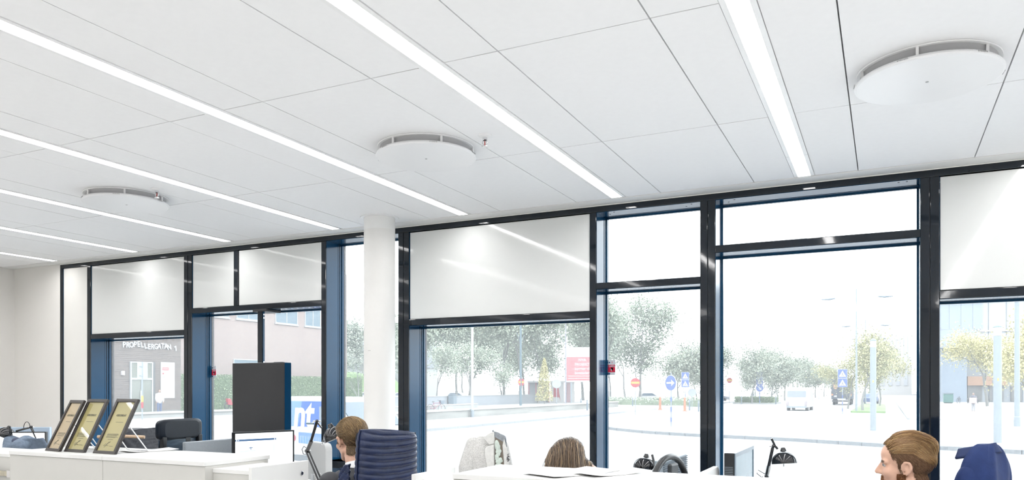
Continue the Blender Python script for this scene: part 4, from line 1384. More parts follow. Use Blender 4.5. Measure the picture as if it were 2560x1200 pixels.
def certificate(label, x, y, rz, w, h, paper, strut=True):
    t = thing('certificate', label, 'picture frame', (x, y, 1.0352), rz, 'certificates on the cabinet')
    L = Matrix.Rotation(R(-26), 4, 'X')            # leans back
    e, dp = .019, .016
    fr = MB()
    fr.box(-w / 2, w / 2, 0, dp, 0, e, M=L).box(-w / 2, w / 2, 0, dp, h - e, h, M=L)
    fr.box(-w / 2, -w / 2 + e, 0, dp, e, h - e, M=L).box(w / 2 - e, w / 2, 0, dp, e, h - e, M=L)
    fr.build('frame', FRB, t, bevel=.0015)
    s = MB().box(-w / 2 + e, w / 2 - e, .008, .012, e, h - e, M=L).build('certificate_sheet', paper, t)
    MB().box(-w / 2 + e, w / 2 - e, .005, .0065, e, h - e, M=L).build('glass', PANE, t)
    MB().box(-w / 2 + .004, w / 2 - .004, .0125, .0155, .004, h - .004, M=L).build('back_board', BLACK, t)
    ln = MB()

    def bar(x0, x1, z, hh=.0022):
        ln.box(x0 * w, x1 * w, .0072, .0079, z * h, z * h + hh, M=L)
    for x0, x1, z in ((-.12, .22, .575), (-.26, .24, .36), (-.26, .26, .345), (-.26, .20, .33), (-.26, .26, .31), (-.26, .16, .295), (-.14, .1, .26), (.06, .22, .145), (-.22, .0, .15)):
        bar(x0, x1, z)
    ln.build('text_lines', INK, s)
    F = L @ facing((0, .0074, 0), (0, -1, 0))
    text('heading', 'CERTIFIKAT', .016, INK, s, F @ Matrix.Translation((0, .70 * h, 0)), .0003, bold=.0006)
    text('heading', 'HALL 1', .013, INK, s, F @ Matrix.Translation((.01, .64 * h, 0)), .0003, bold=.0004) if False else None
    sg = MB()
    sg.tube([L @ Vector((-.18 * w + .22 * w * k / 6, .0075, (.16 + .012 * k + .02 * sin(k * 2.1)) * h)) for k in range(7)], .0009, 4)
    sg.tube([L @ Vector((-.16 * w + .16 * w * k / 5, .0075, (.12 + .022 * k) * h)) for k in range(6)], .0008, 4)
    sg.build('signature', INK, s)
    if strut:
        st = MB().tube([L @ Vector((w * .42, dp, h * .55)), (w * .47, .215, .003)], .0032, 8)
        st.build('strut', CHROME, t)
        MB().tube([L @ Vector((w * -.42, dp, h * .55)), (w * -.47, .215, .003)], .0032, 8).build('strut', CHROME, t)
        MB().tube([(-w * .47, .215, .003), (w * .47, .215, .003)], .0026, 8).build('strut_foot', CHROME, t)


certificate('leftmost framed certificate, on peach paper, turned slightly to the left', -4.335, 2.825, R(-9), .165, .328, PEACH)
certificate('middle framed certificate on gold paper, shaded by the frame to its left', -4.155, 2.835, R(-3), .188, .335, GOLD)
certificate('right framed certificate on gold paper, its thin chrome strut standing clear', -3.90, 2.835, R(-2), .190, .338, GOLD)

# papers
PAP = mat('paper_white', (.82, .82, .81), .7, var=.01)
INKG = mat('print_grey', (.45, .47, .55), .7)


def paper(label, x, y, z, rz, w, h, cat='paper', curl=.004, lines=3, name='paper_sheet', grp=None):
    t = thing(name, label, cat, (x, y, z), rz, grp)
    b = MB()
    n = 9
    for q in range(n - 1):
        xa, xb = -w / 2 + w * q / (n - 1), -w / 2 + w * (q + 1) / (n - 1)
        za, zb = .001 + curl * (2 * abs(q / (n - 1) - .5)) ** 2.5, .001 + curl * (2 * abs((q + 1) / (n - 1) - .5)) ** 2.5
        b.add([(xa, -h / 2, za), (xb, -h / 2, zb), (xb, h / 2, zb), (xa, h / 2, za), (xa, -h / 2, za + .0006), (xb, -h / 2, zb + .0006), (xb, h / 2, zb + .0006), (xa, h / 2, za + .0006)],
              [(0, 3, 2, 1), (4, 5, 6, 7), (0, 1, 5, 4), (1, 2, 6, 5), (2, 3, 7, 6), (3, 0, 4, 7)])
    b.build('sheet', PAP, t)
    ln = MB()
    for q in range(lines):
        ln.box(-w * .3, w * (.3 - .08 * (q % 3)), h * .3 - q * h * .12, h * .3 - q * h * .12 + .004, .0022, .0026)
    ln.build('printed_lines', INKG, t)


paper('white paper sheet lying left on the centre cabinet, its edges curling', -1.215, 3.08, 1.0353, R(66), .40, .21, grp='papers on the centre cabinet', curl=.006)
paper('white open booklet lying right on the centre cabinet', -1.06, 3.12, 1.0353, R(62), .30, .15, curl=.009, grp='papers on the centre cabinet')
paper('white folded brochure lying on the left cabinet right of the certificates', -3.86, 3.10, 1.0353, R(70), .28, .17, curl=.006)


# ------------------------------------------------------------------ desks
DESKT = mat('desk_white', (.80, .80, .79), .4, var=.01)


def desk(label, x0, x1, y0, y1, z=.73):
    t = thing('desk', label, 'desk', (x0, y0, 0), 0, None)
    L, D = x1 - x0, y1 - y0
    MB().box(0, L, 0, D, z - .025, z).build('desktop', DESKT, t, bevel=.003)
    for x in (.05, L - .05):
        for y in (.06, D - .06):
            MB().tube([(x, y, 0), (x, y, z - .025)], .025, 10).build('leg', ALU, t)
    MB().box(.05, L - .05, D / 2 - .02, D / 2 + .02, z - .07, z - .026).build('crossbar', ALU, t)


desk('white desk before the man in the dark jacket, carrying the browser monitor', -3.78, -3.06, 3.42, 4.62)
desk('white desk of the chair with the black leather headrest', -5.35, -4.85, 3.45, 4.9) if False else None
desk('white desk at the far left under the bright monitors', -7.35, -6.35, 3.55, 4.75)
desk('white desk of the bowing woman', -2.42, -1.92, 3.45, 4.15)
desk('white desk under the dark-framed monitor and dome lamp on the right', -.80, -.30, 3.50, 4.95)
desk('white desk under the ribbed grey monitor', -1.42, -.86, 3.97, 4.95)


# desk dividers
def divider(label, x0, x1, y0, y1, z0, z1, m, rad=.0, M=None, loc=(0, 0, 0), rz=0, name='desk_divider'):
    t = thing(name, label, 'desk divider', loc, rz)
    L = y1 - y0
    pts = [(0, z0), (L, z0)]
    pts += [(L - rad + rad * cos(a * pi / 12), z1 - rad + rad * sin(a * pi / 12)) for a in range(7)] if rad else [(L, z1)]
    pts += [(rad - rad * sin(a * pi / 12), z1 - rad + rad * cos(a * pi / 12)) for a in range(7)] if rad else [(0, z1)]
    M = Matrix(((0, 0, 1, x0), (1, 0, 0, y0), (0, 1, 0, 0), (0, 0, 0, 1)))
    MB().prism(pts, 0, x1 - x0, M).build('panel', m, t, bevel=.006)
    for y in (y0 + .12, y1 - .12):
        MB().box(x0 - .012, x1 + .012, y - .02, y + .02, z0 - .02, z0 + .05).build('clamp', ALU, t)


divider('grey fabric desk divider right of the black leather headrest', -3.845, -3.815, 3.32, 4.15, .70, 1.072, mat('divider_grey_fabric', (.30, .33, .36), .85, var=.05, vscale=120, bump=.1, bscale=500))
divider('pale speckled felt desk divider behind the left desk lamp', 0, .05, 0, .34, .745, 1.02, mat('felt_pale', (.50, .51, .51), .95, var=.16, vscale=420, bump=.15, bscale=700), rad=.05, loc=(-3.44, 4.16, 0), rz=R(62))
divider('white desk divider with a rounded corner in front of the doubled mullion', -.853, -.825, 3.62, 4.32, .70, .972, mat('divider_white', (.82, .83, .83), .4), rad=.05)


# ------------------------------------------------------------------ monitors
def monitor(label, x, y, zt, w, h, rz, desk_z, screen, ui=False, bez=.012, dep=.03, name='monitor', ribs=False, bmat=None, frm=None):
    """screen faces local +x"""
    t = thing(name, label, 'monitor', (x, y, 0), rz)
    bm = bmat or BLACK
    MB().box(-dep, 0, -w / 2, w / 2, zt - h, zt).build('housing', bm, t, bevel=.004)
    if not ribs:
        MB().box(.0, .0015, -w / 2 + bez, w / 2 - bez, zt - h + bez, zt - bez).build('screen', screen, t)
        fr = MB()
        fr.box(0, .005, -w / 2, -w / 2 + bez, zt - h, zt).box(0, .005, w / 2 - bez, w / 2, zt - h, zt)
        fr.box(0, .005, -w / 2 + bez, w / 2 - bez, zt - bez, zt).box(0, .005, -w / 2 + bez, w / 2 - bez, zt - h, zt - h + bez)
        fr.build('bezel', frm or bm, t)
    MB().box(-dep - .035, -dep + .002, -.05, .05, desk_z + .012, zt - h * .45).build('stand_neck', bm, t, bevel=.004)
    MB().box(-dep - .14, .08, -.13, .13, desk_z + .0005, desk_z + .012).build('stand_foot', bm, t, bevel=.003)
    return t


SCRW = emit('screen_glow_white', (.93, .96, 1.0), .95)
m1 = monitor('monitor showing a white web page with a dark toolbar, under the hanging display', -3.578, 3.73, 1.124, .41, .335, R(-20), .73, SCRW, bez=.009)
sw = MB
UIB = emit('screen_toolbar', (.045, .10, .20), .6)
UIG = emit('screen_grey', (.50, .56, .66), .7)
h0 = 1.124
p_ = MB().box(.0016, .0022, -.195, .085, h0 - .058, h0 - .046).build('toolbar', UIB, m1)
MB().box(.0022, .0026, .078, .082, h0 - .056, h0 - .048).box(.0022, .0026, .066, .070, h0 - .056, h0 - .048).box(.0022, .0026, -.188, -.182, h0 - .056, h0 - .048).box(.0022, .0026, -.175, -.171, h0 - .055, h0 - .049).build('toolbar_icons', SCRW, p_)
MB().box(.0016, .002, .092, .195, h0 - .0585, h0 - .057).box(.0016, .002, .092, .195, h0 - .0465, h0 - .0455).build('address_field', UIG, m1)
MB().box(.0016, .002, -.170, -.112, h0 - .126, h0 - .120).box(.0016, .002, -.125, -.06, h0 - .124, h0 - .117).box(.0016, .002, .060, .067, h0 - .14, h0 - .085).box(.0016, .002, -.12, -.06, h0 - .168, h0 - .164).build('page_text', UIG, m1)
MB().box(.0016, .002, -.125, -.06, h0 - .117, h0 - .085).build('page_picture', emit('screen_picture', (.78, .82, .86), .85), m1)
MB().box(.002, .0024, -.095, -.091, h0 - .115, h0 - .095).box(.002, .0024, -.105, -.08, h0 - .104, h0 - .100).build('page_plant', UIB, m1)
monitor('bright white monitor at the left edge, behind the blue-grey hoodie', -6.72, 4.06, 1.024, .52, .30, R(-62), .73, SCRW, bez=.008)
m3 = monitor('pale blue backed monitor rising behind the bright white monitor at the left edge', -7.06, 4.34, 1.045, .50, .30, R(118), .73, mat('screen_dark', (.02, .025, .03), .1), bmat=mat('monitor_pale_blue', (.40, .50, .62), .4))
SCRD = mat('screen_reflection_tint', (.13, .20, .24), .2, spec=.3, var=.1, vscale=3)  # pale blue reflection put into the base colour of a dark screen
m4 = monitor('dark-framed monitor left of the dome lamp, its screen facing right', -.728, 4.545, 1.050, .645, .40, R(0), .73, SCRD, bez=.022, dep=.055, frm=mat('bezel_blue_grey', (.13, .17, .21), .3))
vn = MB()
for q in range(9):
    vn.box(-.05, -.008, -.3232, -.322, .90 + q * .009, .903 + q * .009)
vn.build('side_vents', mat('vent_grey', (.15, .18, .21), .4), m4)
m5 = monitor('ribbed blue-grey backed monitor behind the arched chair frame', -1.065, 4.14, 1.024, .52, .38, R(180), .73, SCRD, dep=.04, bmat=mat('monitor_back_grey', (.34, .40, .46), .4), ribs=False)
rb = MB()
for q in range(34):
    rb.box(-.0455, -.040, -.26, .26, .648 + q * .011, .6535 + q * .011)
rb.build('back_ribs', mat('rib_dark', (.06, .09, .12), .4), m5, kind='stuff')

# ------------------------------------------------------------------ hanging display in the window
t = thing('hanging_display', 'black portrait display hanging on a pole from the window transom', 'display', (-4.87, 5.0, 0))
MB().box(-.30, .295, 0, .085, .86, 1.619).build('housing', mat('display_black', (.018, .019, .022), .28, var=.05), t, bevel=.004)
MB().box(.2951, .2965, .004, .081, .864, 1.615).build('daylit_side_sheet', JAMB, t)  # thin sheet added to colour the housing side as lit by blue daylight
MB().box(.17, .27, .010, .030, 1.6192, 1.623).build('top_socket', GASK, t)
MB().box(-.125, -.068, .122, .150, 1.5, 2.075).build('pole', FRAME, t, bevel=.002)
MB().box(-.0678, -.064, .126, .146, 1.5, 2.075).build('daylit_pole_side', JAMB, t)  # thin strip added to colour the pole's side as lit by daylight
MB().box(-.16, -.03, .085, .125, 1.25, 1.5).build('wall_plate', GASK, t)
MB().box(-.18, -.02, .118, .30, 2.075, 2.098).build('pole_bracket', GASK, t, bevel=.003)
for z in (1.63, 2.02, 2.05):
    MB().lathe([(0, 0), (.006, 0), (.006, -.003)], 10, facing((-.0635, .136, z), (1, 0, 0))).build('screw', CHROME, t)


# ------------------------------------------------------------------ desk lamps
def dome(t, c, axis, r, deep=1.0, inner=True):
    """dome shade opening along axis"""
    M = facing(c, axis, (0, 1, 0) if abs(Vector(axis).normalized().z) > .9 else (0, 0, 1))
    prof = [(r * .16, -r * .95 * deep)] + [(r * sin(a * pi / 20), -r * .95 * deep * cos(a * pi / 20)) for a in range(2, 11)] + [(r * 1.0, r * .14)]
    b = MB().lathe(prof, 40, M, split=False)
    s = b.build('lamp_shade', BLKM, t)
    MB().lathe([(r * .985, r * .14), (r * .97, 0)] + [(r * .97 * sin(a * pi / 20), -r * .92 * deep * cos(a * pi / 20)) for a in range(9, 1, -1)], 40, M, split=False).build('shade_inside', mat('shade_white', (.75, .75, .75), .4), s)
    MB().lathe([(r * 1.0, r * .14), (r * .985, r * .14)], 40, M).build('shade_rim', mat('shade_rim_grey', (.35, .36, .36), .3), s)
    MB().lathe([(0, -r * 1.24 * deep), (r * .17, -r * 1.23 * deep), (r * .20, -r * 1.12 * deep), (r * .27, -r * .92 * deep), (r * .34, -r * .80 * deep)], 20, M, split=False).build('shade_neck', BLKM, s)
    MB().ell((0, 0, -r * .3), (r * .3, r * .3, r * .38), M).build('bulb', mat('bulb_white', (.8, .8, .78), .3), s)
    return M


def spring_arm(t, a, b, w=.011, name='arm', springs=True):
    a, b = Vector(a), Vector(b)
    d = (b - a).normalized()
    sd = d.cross(Vector((0, 0, 1)))
    sd = sd.normalized() if sd.length > .1 else Vector((1, 0, 0))
    m = MB()
    for s in (-1, 1):
        m.tube([a + sd * s * w, b + sd * s * w], .0055, 8)
    m.build(name, BLKM, t)
    if springs:
        m = MB()
        L = (b - a).length
        for s in (-1, 1):
            o = a + d * L * .08 + sd * s * (w + .012)
            m.tube([o + d * L * .32 * k / 60 + (sd * cos(k * 1.6) + d.cross(sd) * sin(k * 1.6)) * .006 for k in range(61)], .0014, 4)
        m.build('spring', CHROME, t)


def lamp_base(t, p):
    p = Vector(p)
    MB().lathe([(0, 0), (.075, 0), (.075, .012), (.04, .024), (.012, .030), (.012, .05), (0, .05)], 28, Matrix.Translation(p)).build('base', BLKM, t)


def joint(t, p, r=.015):
    MB().ell(p, (r, r, r)).build('joint', BLKM, t)
    MB().tube([Vector(p) + Vector((-.02, -.012, 0)), Vector(p) + Vector((.02, .012, 0))], .005, 8).build('wing_screw', CHROME, t)


t = thing('desk_lamp', 'black jointed desk lamp with a striped-looking dome beside the blond man', 'lamp')
lamp_base(t, (-3.09, 3.72, .7305))
spring_arm(t, (-3.09, 3.72, .78), (-3.251, 3.756, 1.008), name='lower_arm')
joint(t, (-3.251, 3.756, 1.008))
MB().tube([(-3.251, 3.756, 1.008), (-3.205, 3.74, 1.07)], .0125, 12).build('arm_sleeve', mat('sleeve_grey', (.12, .12, .12), .25, .3), t)
MB().tube([(-3.215, 3.745, 1.06), (-3.135, 3.708, 1.19)], .009, 12).build('upper_arm', BLKM, t)
joint(t, (-3.131, 3.706, 1.197), .011)
MB().tube([(-3.131, 3.706, 1.195), (-3.09, 3.70, 1.158)], .006, 8).build('head_arm', BLKM, t)
dome(t, (-2.992, 3.708, 1.103), (.36, .16, -.9), .072, 1.0)
MB().tube([(-3.035, 3.655, 1.10), (-3.043, 3.652, 1.075), (-3.048, 3.652, 1.062)], .0022, 6).build('switch_rod', CHROME, t)
MB().ell((-3.049, 3.652, 1.060), (.004, .004, .004)).build('switch_knob', CHROME, t)
cb = MB().tube([(-3.251, 3.756, 1.02), (-3.285, 3.765, 1.035), (-3.305, 3.77, 1.015), (-3.29, 3.765, .985), (-3.25, 3.757, .985)], .0025, 6)
cb.build('cable', BLACK, t)
MB().box(-3.215, -3.155, 3.70, 3.712, 1.176, 1.188).build('handle_bar', mat('lamp_handle_grey', (.22, .30, .36), .3), t, bevel=.004)

t = thing('desk_lamp', 'black dome desk lamp right of the dark-framed monitor', 'lamp')
lamp_base(t, (-.66, 4.63, .7305))
MB().tube([(-.66, 4.63, .76), (-.621, 4.647, .886)], .010, 10).build('lower_arm', BLKM, t)
spring_arm(t, (-.622, 4.647, .880), (-.588, 4.663, 1.055), name='upper_arm')
joint(t, (-.621, 4.647, .886), .013)
joint(t, (-.585, 4.664, 1.064), .011)
MB().tube([(-.594, 4.660, 1.108), (-.575, 4.668, 1.062), (-.562, 4.674, 1.048)], .007, 8).build('head_arm', BLKM, t)
dome(t, (-.527, 4.690, .972), (.10, -.10, -1), .071, .95)
MB().tube([(-.530, 4.690, .96), (-.530, 4.690, .945)], .004, 8).build('switch_knob', CHROME, t)
MB().tube([(-.625, 4.645, .90), (-.665, 4.63, .925), (-.672, 4.63, .905), (-.64, 4.64, .878)], .0022, 6).build('cable', BLACK, t)

t = thing('desk_lamp', 'black dome desk lamp half hidden behind the arched chair frame', 'lamp')
lamp_base(t, (-1.33, 4.55, .7305))
MB().tube([(-1.33, 4.55, .76), (-1.26, 4.60, .90)], .010, 10).build('lower_arm', BLKM, t)
MB().tube([(-1.26, 4.60, .90), (-1.30, 4.66, .985)], .008, 10).build('upper_arm', BLKM, t)
joint(t, (-1.26, 4.60, .90), .013)
dome(t, (-1.353, 4.68, .905), (-.1, -.12, -1), .072, .95)

t = thing('desk_lamp', 'small black jointed lamp with a wire hoop behind the left-edge hoodie', 'lamp')
lamp_base(t, (-6.50, 4.20, .7305))
spring_arm(t, (-6.50, 4.20, .78), (-6.604, 4.127, 1.060), name='lower_arm', springs=False)
joint(t, (-6.604, 4.127, 1.064), .014)
MB().tube([(-6.604, 4.127, 1.064), (-6.65, 4.10, 1.05), (-6.72, 4.07, 1.03)], .008, 8).build('upper_arm', BLKM, t)
MB().tube([(-6.604 - .04 + .045 * cos(a * pi / 12), 4.115, 1.055 + .055 * sin(a * pi / 12)) for a in range(13)], .0028, 6).build('cable', BLACK, t)
dome(t, (-6.80, 4.03, 1.00), (-.35, -.15, -.8), .07, .95)


# ------------------------------------------------------------------ office chairs
def chair(label, x, y, rz, back='plain', top=1.12, bw=.44):
    """forward is local +x"""
    t = thing('office_chair', label, 'chair', (x, y, 0), rz)
    b = MB()
    MB().lathe([(0, .06), (.04, .06), (.045, .12), (.028, .13), (.028, .40), (0, .40)], 20).build('gas_column', BLACK, t)
    for q in range(5):
        a = q * 2 * pi / 5 + .3
        l = MB().tube([(.03 * cos(a), .03 * sin(a), .10), (.20 * cos(a), .20 * sin(a), .085), (.31 * cos(a), .31 * sin(a), .065)], [.024, .018, .014], 8).build('leg', BLACK, t)
        MB().lathe([(0, -.012), (.028, -.012), (.028, .012), (0, .012)], 14, Matrix.Translation((.31 * cos(a), .31 * sin(a), .028)) @ Matrix.Rotation(a, 4, 'Z') @ P90).build('caster', BLACK, l)
    MB().grid(lambda u, v: Vector((-.02 + .235 * max(-1, min(1, 1.35 * cos(2 * pi * u))) * (1 - abs(v - .5) ** 4 * 3), .24 * max(-1, min(1, 1.35 * sin(2 * pi * u))) * (1 - abs(v - .5) ** 4 * 3), .40 + .075 * v)), 32, 7, True).build('seat', mat('chair_fabric_black', (.02, .021, .024), .8, bump=.2, bscale=300), t)
    MB().box(-.235, .21, -.20, .20, .395, .40).build('seat_pan', BLACK, t)
    MB().box(-.25, .19, -.20, .20, .4755, .4757).build('seat_top', mat('chair_fabric_black', (.02, .021, .024), .8), t)
    MB().tube([(-.18, 0, .39), (-.27, 0, .42), (-.285, 0, .60), (-.275, 0, top - .25)], .018, 10).build('back_post', BLACK, t)
    if back == 'plain':
        MB().grid(lambda u, v: Vector((-.245 - .03 * cos(2 * pi * u) - .03 * (v - .5), bw / 2 * max(-1, min(1, 1.3 * sin(2 * pi * u))) * (1 - .25 * max(0, v - .7) ** 2 * 8), .56 + (top - .57) * v)), 28, 10, True).build('backrest', mat('chair_fabric_black', (.02, .021, .024), .8), t)
    elif back == 'headrest':
        def pad(u, v):
            w, hh, d = .192, .064, .025
            a = 2 * pi * u
            k = (1 - abs(2 * v - 1) ** 5)
            return Vector((-.27 + d * (2 * v - 1), (w - .02 * (1 - k)) * math.copysign(abs(cos(a)) ** .32, cos(a)) * (.86 + .14 * k), 1.142 + hh * math.copysign(abs(sin(a)) ** .45, sin(a)) * (.80 + .20 * k)))
        p = MB().grid(pad, 56, 13, True)
        n = len(p.v)
        p.add(p.v[:56], [tuple(range(55, -1, -1))], True).add(p.v[n - 56:n], [tuple(range(56))], True)
        p.build('headrest_pad', LEATH, t)
        for y in (-.165, .150):
            MB().box(-.295, -.268, y - .018, y + .018, .55, 1.10).build('frame_post', BLACK, t, bevel=.005)
        MB().box(-.292, -.272, -.08, -.03, .55, 1.09).build('centre_post', BLACK, t, bevel=.004)
        MB().grid(lambda u, v: Vector((-.262 - .03 * sin(pi * u) * 1.0, -.19 + .36 * u, .56 + .52 * v)), 12, 12).build('mesh_back', mat('mesh_blue_black', (.045, .07, .10), .35, var=.6, vscale=9, stretch=(1, 1, 5)), t)
    elif back == 'arch':
        MB().tube([(-.25, .235 * cos(a * pi / 20), .82 + .245 * sin(a * pi / 20)) for a in range(21)], .016, 10).tube([(-.25, .235, .82), (-.25, .19, .55)], .016, 10).tube([(-.25, -.235, .82), (-.25, -.19, .55)], .016, 10).build('arched_frame', BLACK, t)
        MB().box(-.285, -.262, -.035, .055, .80, 1.035).build('spine', mat('spine_dark', (.03, .035, .04), .4), t, bevel=.01)
        MB().tube([(-.25, -.19, .55), (-.25, .19, .55)], .014, 8).build('lower_rail', BLACK, t)
    return t


chair('black office chair with a wide leather headrest pad, right of the certificates', -4.285, 3.41, R(188), 'headrest')
chair('office chair under the navy quilted vest', -2.69, 3.545, R(163), 'plain', 1.04, .30)
chair('office chair with an arched black back frame, behind the centre cabinet', -1.196, 3.752, R(170), 'arch')
chair('office chair under the navy blazer at the right', .128, 3.70, R(150), 'plain', .96, .20)
chair('office chair under the pale grey wool coat', -2.33, 4.47, R(-60), 'plain', .98, .22)
chair('office chair under the dark quilted jacket on a wooden hanger', -4.99, 3.74, R(180), 'plain', 1.0, .36)
chair('office chair under the blue-grey hoodie at the left', -6.0, 3.62, R(190), 'plain', .93, .40)


# ------------------------------------------------------------------ clothes on the chairs
def shell(fn, nu, nv, top=True, closed=True):
    b = MB().grid(fn, nu, nv, closed)
    if top:
        c = sum((Vector(b.v[(nv - 1) * nu + i]) for i in range(nu)), Vector()) / nu
        n0 = (nv - 1) * nu
        b.add([b.v[n0 + i] for i in range(nu)] + [c], [(i, (i + 1) % nu, nu) for i in range(nu)], True)
    return b


def sgn(v, p):
    return math.copysign(abs(v) ** p, v)


# navy quilted vest over the man's chair
NAVYQ = mat('navy_quilted_nylon', (.009, .017, .055), .30, spec=.40, var=.2, vscale=14, bump=.35, bscale=22, stretch=(1, 1, 2.2))
t = thing('quilted_vest', 'navy quilted vest hung over the back of the blond man\'s chair', 'vest', (-2.69, 3.545, 0), R(163))


def vest(u, v):
    a = 2 * pi * u
    z = .60 + .575 * v
    w = .195 - .012 * max(0, v - .5) + .02 * max(0, .5 - v)
    d = .062 * (1 - .35 * v)
    cxx, cyy = sgn(cos(a), .6), sgn(sin(a), .45)
    tp = max(0, (v - .90) / .10)
    x = -.245 + d * cxx * (1 - .55 * tp * tp) - .03 * (v - .5)
    y = w * cyy * (1 - .06 * tp * tp)
    q = (z + .030 * (1 - (y / .2) ** 2) * (1 if cxx < 0 else 0)) / .0355
    puff = .010 * abs(sin(pi * q)) ** .55
    x += puff * (cxx if abs(cxx) > .2 else 0)
    y += puff * .35 * cyy
    z += -.016 * tp * (y / .2) * (-1) - .012 * (y / .2) ** 2 * v
    return Vector((x, y, z))


shell(vest, 88, 170).build('vest_body', NAVYQ, t)
pp = []
for k in range(25):
    v = .52 + .48 * k / 24
    p = vest(.75, v)
    pp.append(p + Vector((-.004, -.006, 0)))
MB().tube(pp, .005, 8).build('armhole_piping', mat('navy_piping', (.012, .02, .055), .5), t)
pp = [vest(.25, .52 + .48 * k / 24) + Vector((-.004, .006, 0)) for k in range(25)]
MB().tube(pp, .005, 8).build('armhole_piping', mat('navy_piping', (.012, .02, .055), .5), t)


def flap(s):
    def fn(u, v):
        z = .60 + .40 * v
        y0 = s * (.205 - .01 * v)
        wdt = .115 * (1 - v) ** .8 + .006
        q = abs(sin(pi * (z + .05 * u) / .0355)) ** .55 * .008
        return Vector((-.20 + .07 * u + .05 * v * (1 - u) * 0, y0 + s * (wdt * u * .55 + q), z - .03 * u))
    return fn


for s in (-1, 1):
    b = MB().grid(flap(s), 10, 60)
    o = b.build('front_flap', NAVYQ, t)
    m_ = o.modifiers.new('solid', 'SOLIDIFY')
    m_.thickness = .014
MB().grid(lambda u, v: Vector((-.225 + .012 * sin(pi * v), -.18 + .36 * u, 1.160 - .07 * v)), 16, 6).build('collar_lining', mat('vest_lining_grey', (.10, .11, .13), .7), t)

# navy blazer on the chair at the right
NAVYB = mat('navy_wool', (.014, .030, .110), .75, spec=.25, var=.12, vscale=30, bump=.15, bscale=200)
t = thing('navy_blazer', 'navy blue blazer hung over a chair behind the bearded man', 'blazer', (.128, 3.70, .064), R(150))


def blazer(u, v):
    a = 2 * pi * u
    k = min(1.0, max(0.0, (v - .70) / .30))
    z = .58 + .545 * (v if v < .70 else .70 + .30 * (1 - (1 - k) ** 1.35) * .93)
    w = .130 * (1 - .72 * k ** 1.7)
    d = .082 * (1 - .25 * v) * (1 - .55 * k ** 2)
    x = -.25 + d * sgn(cos(a), .75) - .02 * v
    y = w * sgn(sin(a), .65)
    fold = .010 * sin(3 * a + 5 * v) * (1 - k) + .007 * sin(8 * a - 6 * v) * (.35 + max(0, .6 - v))
    return Vector((x + fold, y + fold * .4, z))


shell(blazer, 72, 60).build('blazer_body', NAVYB, t)
for s in (-1, 1):
    sl = MB()
    sl.cap((-.25, s * .096, .990), .046, (-.215, s * .138, .82), .056).cap((-.215, s * .138, .82), .055, (-.13, s * .138, .60), .05)
    me = remesh(sl, .010, 5)
    me.materials.append(NAVYB)
    link('sleeve', me, t)
cl_ = MB().grid(lambda u, v: Vector((-.262 - .040 * cos(pi * (u - .5)) * (1 + .5 * v) + .075 * (1 - cos(pi * (u - .5))), .055 * sin(pi * (u - .5)) * (1 + .5 * v), 1.122 - .036 * v - .09 * abs(u - .5) ** 1.6)), 24, 6)
o = cl_.build('collar', mat('navy_wool_collar', (.014, .028, .095), .8), t)
m_ = o.modifiers.new('solid', 'SOLIDIFY')
m_.thickness = .010

# pale grey wool coat
COATM = mat('pale_grey_wool', (.60, .595, .58), .95, spec=.15, var=.20, vscale=140, bump=.35, bscale=260)
COATD = mat('shaded_collar_wool', (.30, .325, .35), .95, spec=.15, var=.15, vscale=70, bump=.3, bscale=260)  # coat wool darkened to paint the shade in the collar fold
COATL = mat('pale_lapel_wool', (.74, .74, .72), .95, spec=.15, var=.08, vscale=60, bump=.25, bscale=260)
t = thing('wool_coat', 'pale grey wool coat with a brooch hung over a chair before the wide window', 'coat', (-2.265, 4.33, 0), R(31))
# local +x to the right in the picture, local -y towards the viewer


def coat(u, v):
    a = 2 * pi * u
    z = .55 + .545 * v
    k = max(0, (v - .80) / .20)
    wl = .150 * (1 - .55 * k ** 2.2)
    wr = .110 * (1 - .45 * k ** 2.2)
    c = cos(a)
    x = (wr if c > 0 else wl) * sgn(c, .55)
    y = .085 * sgn(sin(a), .7) * (1 - .45 * k)
    x += .006 * sin(5 * a + 6 * v) * (1 - v)
    return Vector((x, y, z))


shell(coat, 72, 48).build('coat_body', COATM, t)
sl = MB()
sl.cap((-.105, -.01, 1.045), .047, (-.145, -.035, .90), .055).cap((-.145, -.035, .90), .054, (-.135, -.06, .62), .047)
me = remesh(sl, .008, 6)
me.materials.append(COATM)
link('sleeve', me, t)
sl = MB().cap((.085, .02, 1.03), .040, (.115, .01, .88), .040).cap((.115, .01, .88), .040, (.11, -.02, .62), .040)
me = remesh(sl, .008, 6)
me.materials.append(COATM)
link('sleeve', me, t)
fl = [(-.035, 1.100), (.020, 1.118), (.028, 1.14), (.020, .99), (.020, .72), (.002, .74), (-.030, .92), (-.040, 1.02)]
# left lapel: notched, thick felt
lp = MB().prism([(-.022, 1.035), (.022, 1.048), (.026, .74), (.004, .76), (-.020, .90), (-.036, .985), (-.034, 1.022)], 0, .010, Matrix.Translation((0, -.088, 0)) @ P90)
lp.build('lapel', COATL, t, bevel=.004)
uc = MB().prism([(-.040, 1.082), (-.022, 1.110), (.014, 1.128), (.024, 1.125), (.023, 1.052), (-.008, 1.046)], 0, .011, Matrix.Translation((0, -.086, 0)) @ P90)
uc.build('upper_collar', COATL, t, bevel=.004)
cb_ = MB().grid(lambda u, v: Vector((.056 + .044 * cos(pi * (1.05 - 1.1 * u)) + .006 * v, -.070 + .080 * sin(pi * u), 1.136 - .045 * u - (.040 + .02 * u) * v)), 24, 6)
o = cb_.build('standing_collar', COATD, t)
m_ = o.modifiers.new('solid', 'SOLIDIFY')
m_.thickness = .009
MB().prism([(.024, 1.130), (.052, 1.122), (.088, 1.092), (.092, 1.055), (.070, 1.070), (.030, 1.092)], 0, .004, Matrix.Translation((0, -.0885, 0)) @ P90).build('collar_inside', COATD, t, bevel=.0015)
